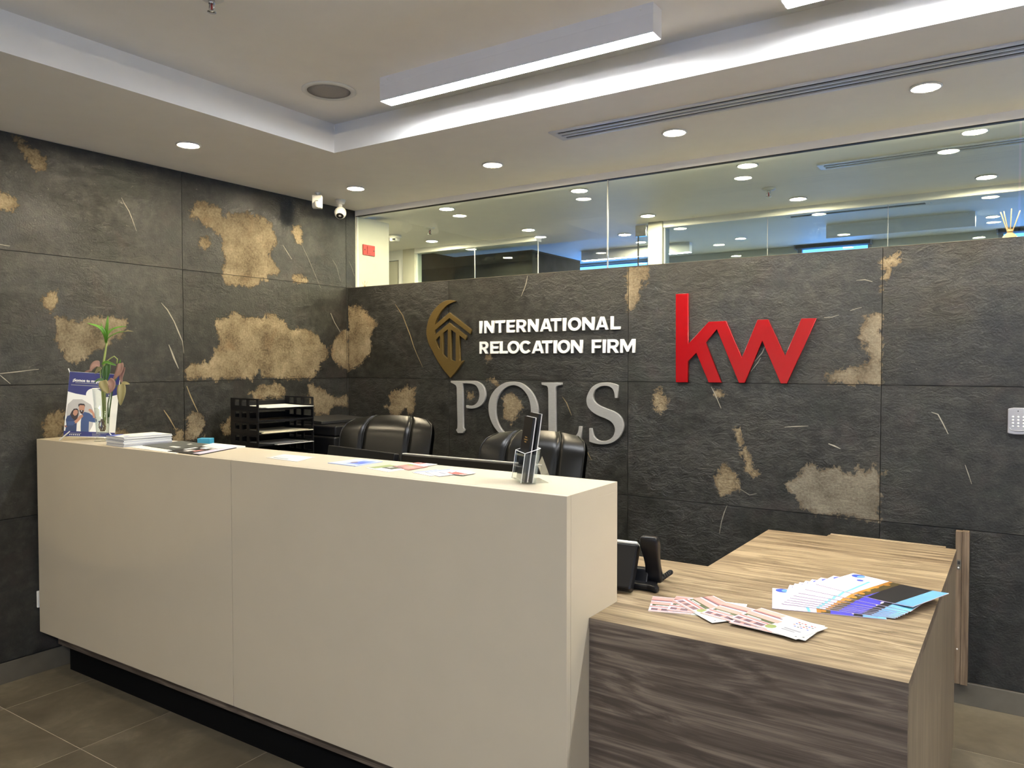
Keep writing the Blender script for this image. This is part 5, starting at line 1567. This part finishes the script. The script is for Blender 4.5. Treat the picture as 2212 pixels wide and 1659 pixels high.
ART = [
 ('navy', [[0.0, 0.997], [1.0, 0.997], [0.969, 0.676], [0.801, 0.634], [0.56, 0.625], [0.315, 0.647], [0.157, 0.662], [0.0, 0.69]]),
 ('print_grey', [[0.013, 0.366], [0.023, 0.49], [0.116, 0.572], [0.289, 0.579], [0.472, 0.503], [0.559, 0.366], [0.548, 0.186], [0.492, 0.083], [0.05, 0.083]]),
 ('navy', [[-0.0, 0.083], [0.998, 0.083], [0.994, 0.018], [0.0, -0.001]]),
 ('sign_white', [[0.686, 0.655], [0.684, 0.628], [0.671, 0.603], [0.647, 0.582], [0.615, 0.566], [0.577, 0.555], [0.535, 0.552], [0.492, 0.555], [0.451, 0.566], [0.415, 0.582], [0.386, 0.603], [0.366, 0.628], [0.357, 0.655], [0.359, 0.682], [0.372, 0.707], [0.395, 0.728], [0.427, 0.745], [0.465, 0.755], [0.508, 0.759], [0.551, 0.755], [0.592, 0.745], [0.628, 0.729], [0.657, 0.707], [0.677, 0.682]]),
 # man
 ('denim', [[0.327, 0.083], [0.3, 0.228], [0.308, 0.366], [0.366, 0.386], [0.454, 0.372], [0.529, 0.331], [0.577, 0.297], [0.618, 0.276], [0.622, 0.241], [0.577, 0.228], [0.468, 0.241], [0.478, 0.083]]),
 ('sign_white', [[0.241, 0.083], [0.239, 0.228], [0.29, 0.366], [0.319, 0.345], [0.308, 0.228], [0.319, 0.083]]),
 ('skin', [[0.542, 0.299], [0.516, 0.366], [0.47, 0.386], [0.431, 0.414], [0.446, 0.437], [0.489, 0.434], [0.523, 0.407], [0.57, 0.352], [0.603, 0.297]]),
 ('skin', [[0.249, 0.421], [0.236, 0.476], [0.255, 0.503], [0.342, 0.503], [0.359, 0.462], [0.354, 0.407], [0.338, 0.359], [0.291, 0.359]]),
 ('hair', [[0.23, 0.469], [0.229, 0.503], [0.271, 0.514], [0.341, 0.51], [0.359, 0.49], [0.359, 0.462], [0.344, 0.487], [0.257, 0.487], [0.243, 0.462]]),
 ('hair', [[0.264, 0.396], [0.267, 0.414], [0.302, 0.41], [0.336, 0.414], [0.347, 0.396], [0.327, 0.354], [0.297, 0.357]]),
 ('sign_white', [[0.285, 0.404], [0.32, 0.404], [0.313, 0.393], [0.296, 0.393]]),
 # woman
 ('hair', [[0.087, 0.331], [0.114, 0.386], [0.152, 0.428], [0.212, 0.434], [0.245, 0.407], [0.253, 0.345], [0.234, 0.269], [0.194, 0.241], [0.128, 0.283]]),
 ('skin', [[0.142, 0.345], [0.148, 0.393], [0.18, 0.414], [0.224, 0.407], [0.238, 0.372], [0.217, 0.331], [0.181, 0.317]]),
 ('denim_dark', [[0.027, 0.083], [0.036, 0.186], [0.015, 0.255], [0.038, 0.31], [0.096, 0.331], [0.137, 0.276], [0.211, 0.241], [0.234, 0.2], [0.241, 0.083]]),
 ('skin', [[0.17, 0.228], [0.225, 0.269], [0.278, 0.331], [0.328, 0.345], [0.349, 0.317], [0.302, 0.276], [0.241, 0.214], [0.199, 0.2]]),
 ('denim', [[0.04, 0.228], [0.16, 0.234], [0.205, 0.221], [0.168, 0.172], [0.065, 0.166]]),
 ('skin_shade', [[0.004, 0.166], [0.039, 0.166], [0.059, 0.145], [0.017, 0.134]]),
 # small bullets and footer marks
 ('navy', [[0.698, 0.246], [0.695, 0.238], [0.687, 0.232], [0.675, 0.23], [0.663, 0.232], [0.653, 0.238], [0.649, 0.245], [0.651, 0.253], [0.66, 0.259], [0.671, 0.261], [0.684, 0.259], [0.693, 0.253]]), ('navy', [[0.709, 0.159], [0.707, 0.151], [0.699, 0.145], [0.687, 0.143], [0.674, 0.145], [0.665, 0.151], [0.66, 0.159], [0.663, 0.166], [0.671, 0.172], [0.683, 0.174], [0.695, 0.172], [0.705, 0.166]]),
 ('print_line', [[0.125, 0.837], [0.619, 0.837], [0.621, 0.826], [0.127, 0.826]]), ('print_line', [[0.052, 0.801], [0.624, 0.801], [0.625, 0.789], [0.053, 0.789]]),
 ('print_line', [[0.123, 0.057], [0.339, 0.057], [0.341, 0.047], [0.124, 0.047]]),
 ('print_line', [[0.55, 0.062], [0.703, 0.062], [0.703, 0.055], [0.551, 0.055]]), ('print_line', [[0.552, 0.046], [0.713, 0.046], [0.714, 0.039], [0.553, 0.039]]), ('print_line', [[0.554, 0.03], [0.689, 0.03], [0.69, 0.023], [0.555, 0.023]]),
]
for k in range(6):
    ART.append(('sign_white', [((0.125 + 0.036 * k + 0.012 * math.cos(a)), 0.029 + 0.009 * math.sin(a)) for a in [2 * math.pi * j / 8 for j in range(8)]]))
prints('print', t, [(m, uvp(p)) for m, p in ART], lift=0.00005, base=0.0002)
text_mesh('headline', '¡Somos tu mejor op', 0.0175, 'sign_white', Matrix.Translation((0.016, 0.252, 0.0018)), t, 0.0006)

# ------------------------------------------------------------------ fanned brochures and cards on the wood counter
FA = [3.2375, -1.5231, 14.7]
FB = [3.302, -1.268, -20.5]
TT = (0.0, 0.20, 0.26, 0.32, 0.39, 0.47, 0.58, 0.74, 1.0)
ORD = ('lowest', 'second', 'third', 'fourth', 'fifth', 'sixth', 'seventh', 'eighth')
BL_, BWD = 0.297, 0.21
for i, q in enumerate(TT):
    x, y, a = [FA[k] + (FB[k] - FA[k]) * q for k in range(3)]
    z = ZW + 0.0002 + i * 0.0023
    lab = 'topmost glossy brochure with a night photo in the fan on the counter' if i == 8 else ORD[i] + ' glossy brochure from the bottom of the fan on the counter'
    t = thing('brochure', lab, 'brochure', (x, y, z), math.radians(a), 'fanned glossy brochures on the wood counter')
    def sh(u, v):
        return 0.0006 + (0.006 * max(0, u - 0.55) ** 2 / 0.2 if i == 8 else 0.0)
    g = G()
    nn = 12
    vs = [(BL_ * k / nn, BWD * j, sh(k / nn, j) + w) for w in (0, 0.0018) for j in (0, 1) for k in range(nn + 1)]
    m1 = nn + 1
    fs = []
    for k in range(nn):
        fs += [(k, k + 1, m1 + k + 1, m1 + k), (2 * m1 + k, 2 * m1 + k + 1, 3 * m1 + k + 1, 3 * m1 + k), (k, k + 1, 2 * m1 + k + 1, 2 * m1 + k), (m1 + k, m1 + k + 1, 3 * m1 + k + 1, 3 * m1 + k)]
    fs += [(0, m1, 3 * m1, 2 * m1), (nn, m1 + nn, 3 * m1 + nn, 2 * m1 + nn)]
    g.add(vs, fs)
    g.build('cover', 'print_lilac', t)
    def strip(m, u0, u1, v0, v1, d0=0.0, d1=0.0):
        """band across the sheet; its left and right limits may slant by d"""
        return (m, [(u0 + d0, v0), (u1 + d1, v0), (u1, v1), (u0, v1)])
    art = [strip('print_cyan', 0.27, 0.30, 0.0, 0.75, 0.05, 0.05), strip('print_amber', 0.40, 0.46, 0.0, 1.0), strip('print_olive', 0.44, 0.55, 0.0, 1.0, 0.0, 0.0), strip('print_night', 0.53, 0.86, 0.0, 1.0),
           ('print_amber', ell(0.45, 0.8, 0.035, 0.06, 8)), ('print_amber', ell(0.43, 0.55, 0.03, 0.06, 8)), ('print_amber', ell(0.44, 0.3, 0.035, 0.05, 8)), ('print_amber', ell(0.46, 0.1, 0.03, 0.05, 8)),
           ('print_violet', [(0.52, 0.0), (0.72, 0.0), (0.74, 0.25), (0.72, 0.50), (0.66, 0.74), (0.58, 0.70), (0.54, 0.45)]), ('print_royal', [(0.60, 0.28), (0.74, 0.32), (0.74, 0.52), (0.62, 0.55)]),
           ('print_violet', [(0.55, 0.5), (0.70, 0.48), (0.74, 0.7), (0.66, 0.9), (0.57, 0.84)]), ('print_lilac', [(0.70, 0.62), (0.80, 0.62), (0.80, 0.86), (0.72, 0.9)]), ('print_lilac', ell(0.72, 0.12, 0.012, 0.05, 8)),
           strip('print_sky', 0.84, 1.0, 0.0, 1.0, -0.04, 0.0), strip('print_cyan', 0.93, 1.0, 0.0, 1.0),
           ('print_royal', ell(0.10, 0.90, 0.07, 0.095, 16)), ('print_sky', ell(0.13, 0.90, 0.04, 0.07, 12)), ('print_royal', ell(0.20, 0.70, 0.035, 0.05, 12))]
    polys = []
    g = G()
    ms = []
    for j, (m, pts) in enumerate(art):
        if m not in ms:
            ms.append(m)
        n0 = len(g.v)
        pts = [(min(max(u, 0.002), 0.998), min(max(v, 0.002), 0.998)) for u, v in pts]
        g.quad([(u * BL_, v * BWD, sh(u, v) + 0.0019 + 0.000012 * j) for u, v in pts], ms.index(m))
    g.build('print', ms, t, fixn=False)

CL, CW = 0.205, 0.142
CARDS = [[2.9496, -1.7375, 17.8804], [2.9918, -1.7048, 10.4581], [2.9745, -1.6195, -37.4388], [3.0835, -1.6878, -14.1945], [3.1771, -1.7267, -7.5565], [3.1673, -1.6915, -20.3423]]
CLAB = ('pink building card at the left end of the card row', 'pink building card second from the left in the row', 'pink building card with its white half showing in mid row', 'pink building card lying across the middle of the row',
        'pink building card second from the right in the row', 'pink building card with full white text half at the right end')
for i, (x, y, a) in enumerate(CARDS):
    t = thing('postcard', CLAB[i], 'card', (x, y, ZW + 0.0002 + i * 0.0016), math.radians(a), 'pink building cards in a row on the counter')
    G().box((0, 0, 0), (CL, CW, 0.0013)).build('card', 'paper', t)
    u = 0.58
    art = [('print_lilac', rect(0, 0.0, u, 1)), ('print_rose', rect(0.0, 0.74, u * 0.72, 0.97)), ('print_pink', rect(0.0, 0.80, u * 0.72, 0.97)), ('print_mauve', rect(0.0, 0.70, u * 0.8, 0.755)),
           ('print_pink', [(0.0, 0.48), (u * 0.9, 0.44), (u * 0.9, 0.62), (0.0, 0.66)]), ('print_dark_green', [(0.03, 0.37), (u * 0.85, 0.33), (u * 0.85, 0.45), (0.03, 0.48)]), ('paper', [(0.08, 0.385), (0.3, 0.37), (0.3, 0.41), (0.08, 0.42)]),
           ('print_rose', [(0.0, 0.28), (u, 0.24), (u, 0.31), (0.0, 0.35)]), ('print_mauve', rect(0.03, 0.08, u * 0.8, 0.22)), ('print_pink', rect(0.12, 0.09, 0.17, 0.22)), ('print_pink', rect(0.27, 0.09, 0.33, 0.21)), ('print_green', ell(u * 0.92, 0.22, 0.07, 0.12, 10)), ('print_pink', rect(0, 0, u, 0.05)),
           ('print_line', rect(0.66, 0.34, 0.9, 0.40)), ('print_line', rect(0.66, 0.26, 0.85, 0.31)), ('print_charcoal', rect(0.93, 0.10, 0.96, 0.14))]
    for r in range(4):
        for q in range(6):
            if (r * 5 + q * 3) % 4:
                art.append((('print_charcoal', 'print_rose', 'print_royal', 'print_red')[(r + q * 2) % 4], rect(0.66 + q * 0.045, 0.56 + r * 0.08, 0.69 + q * 0.045, 0.60 + r * 0.08)))
    prints('print', t, [(m, [(min(max(p, 0.002), 0.998) * CL, min(max(q, 0.002), 0.998) * CW) for p, q in pts]) for m, pts in art], lift=0.00001, base=0.0014)
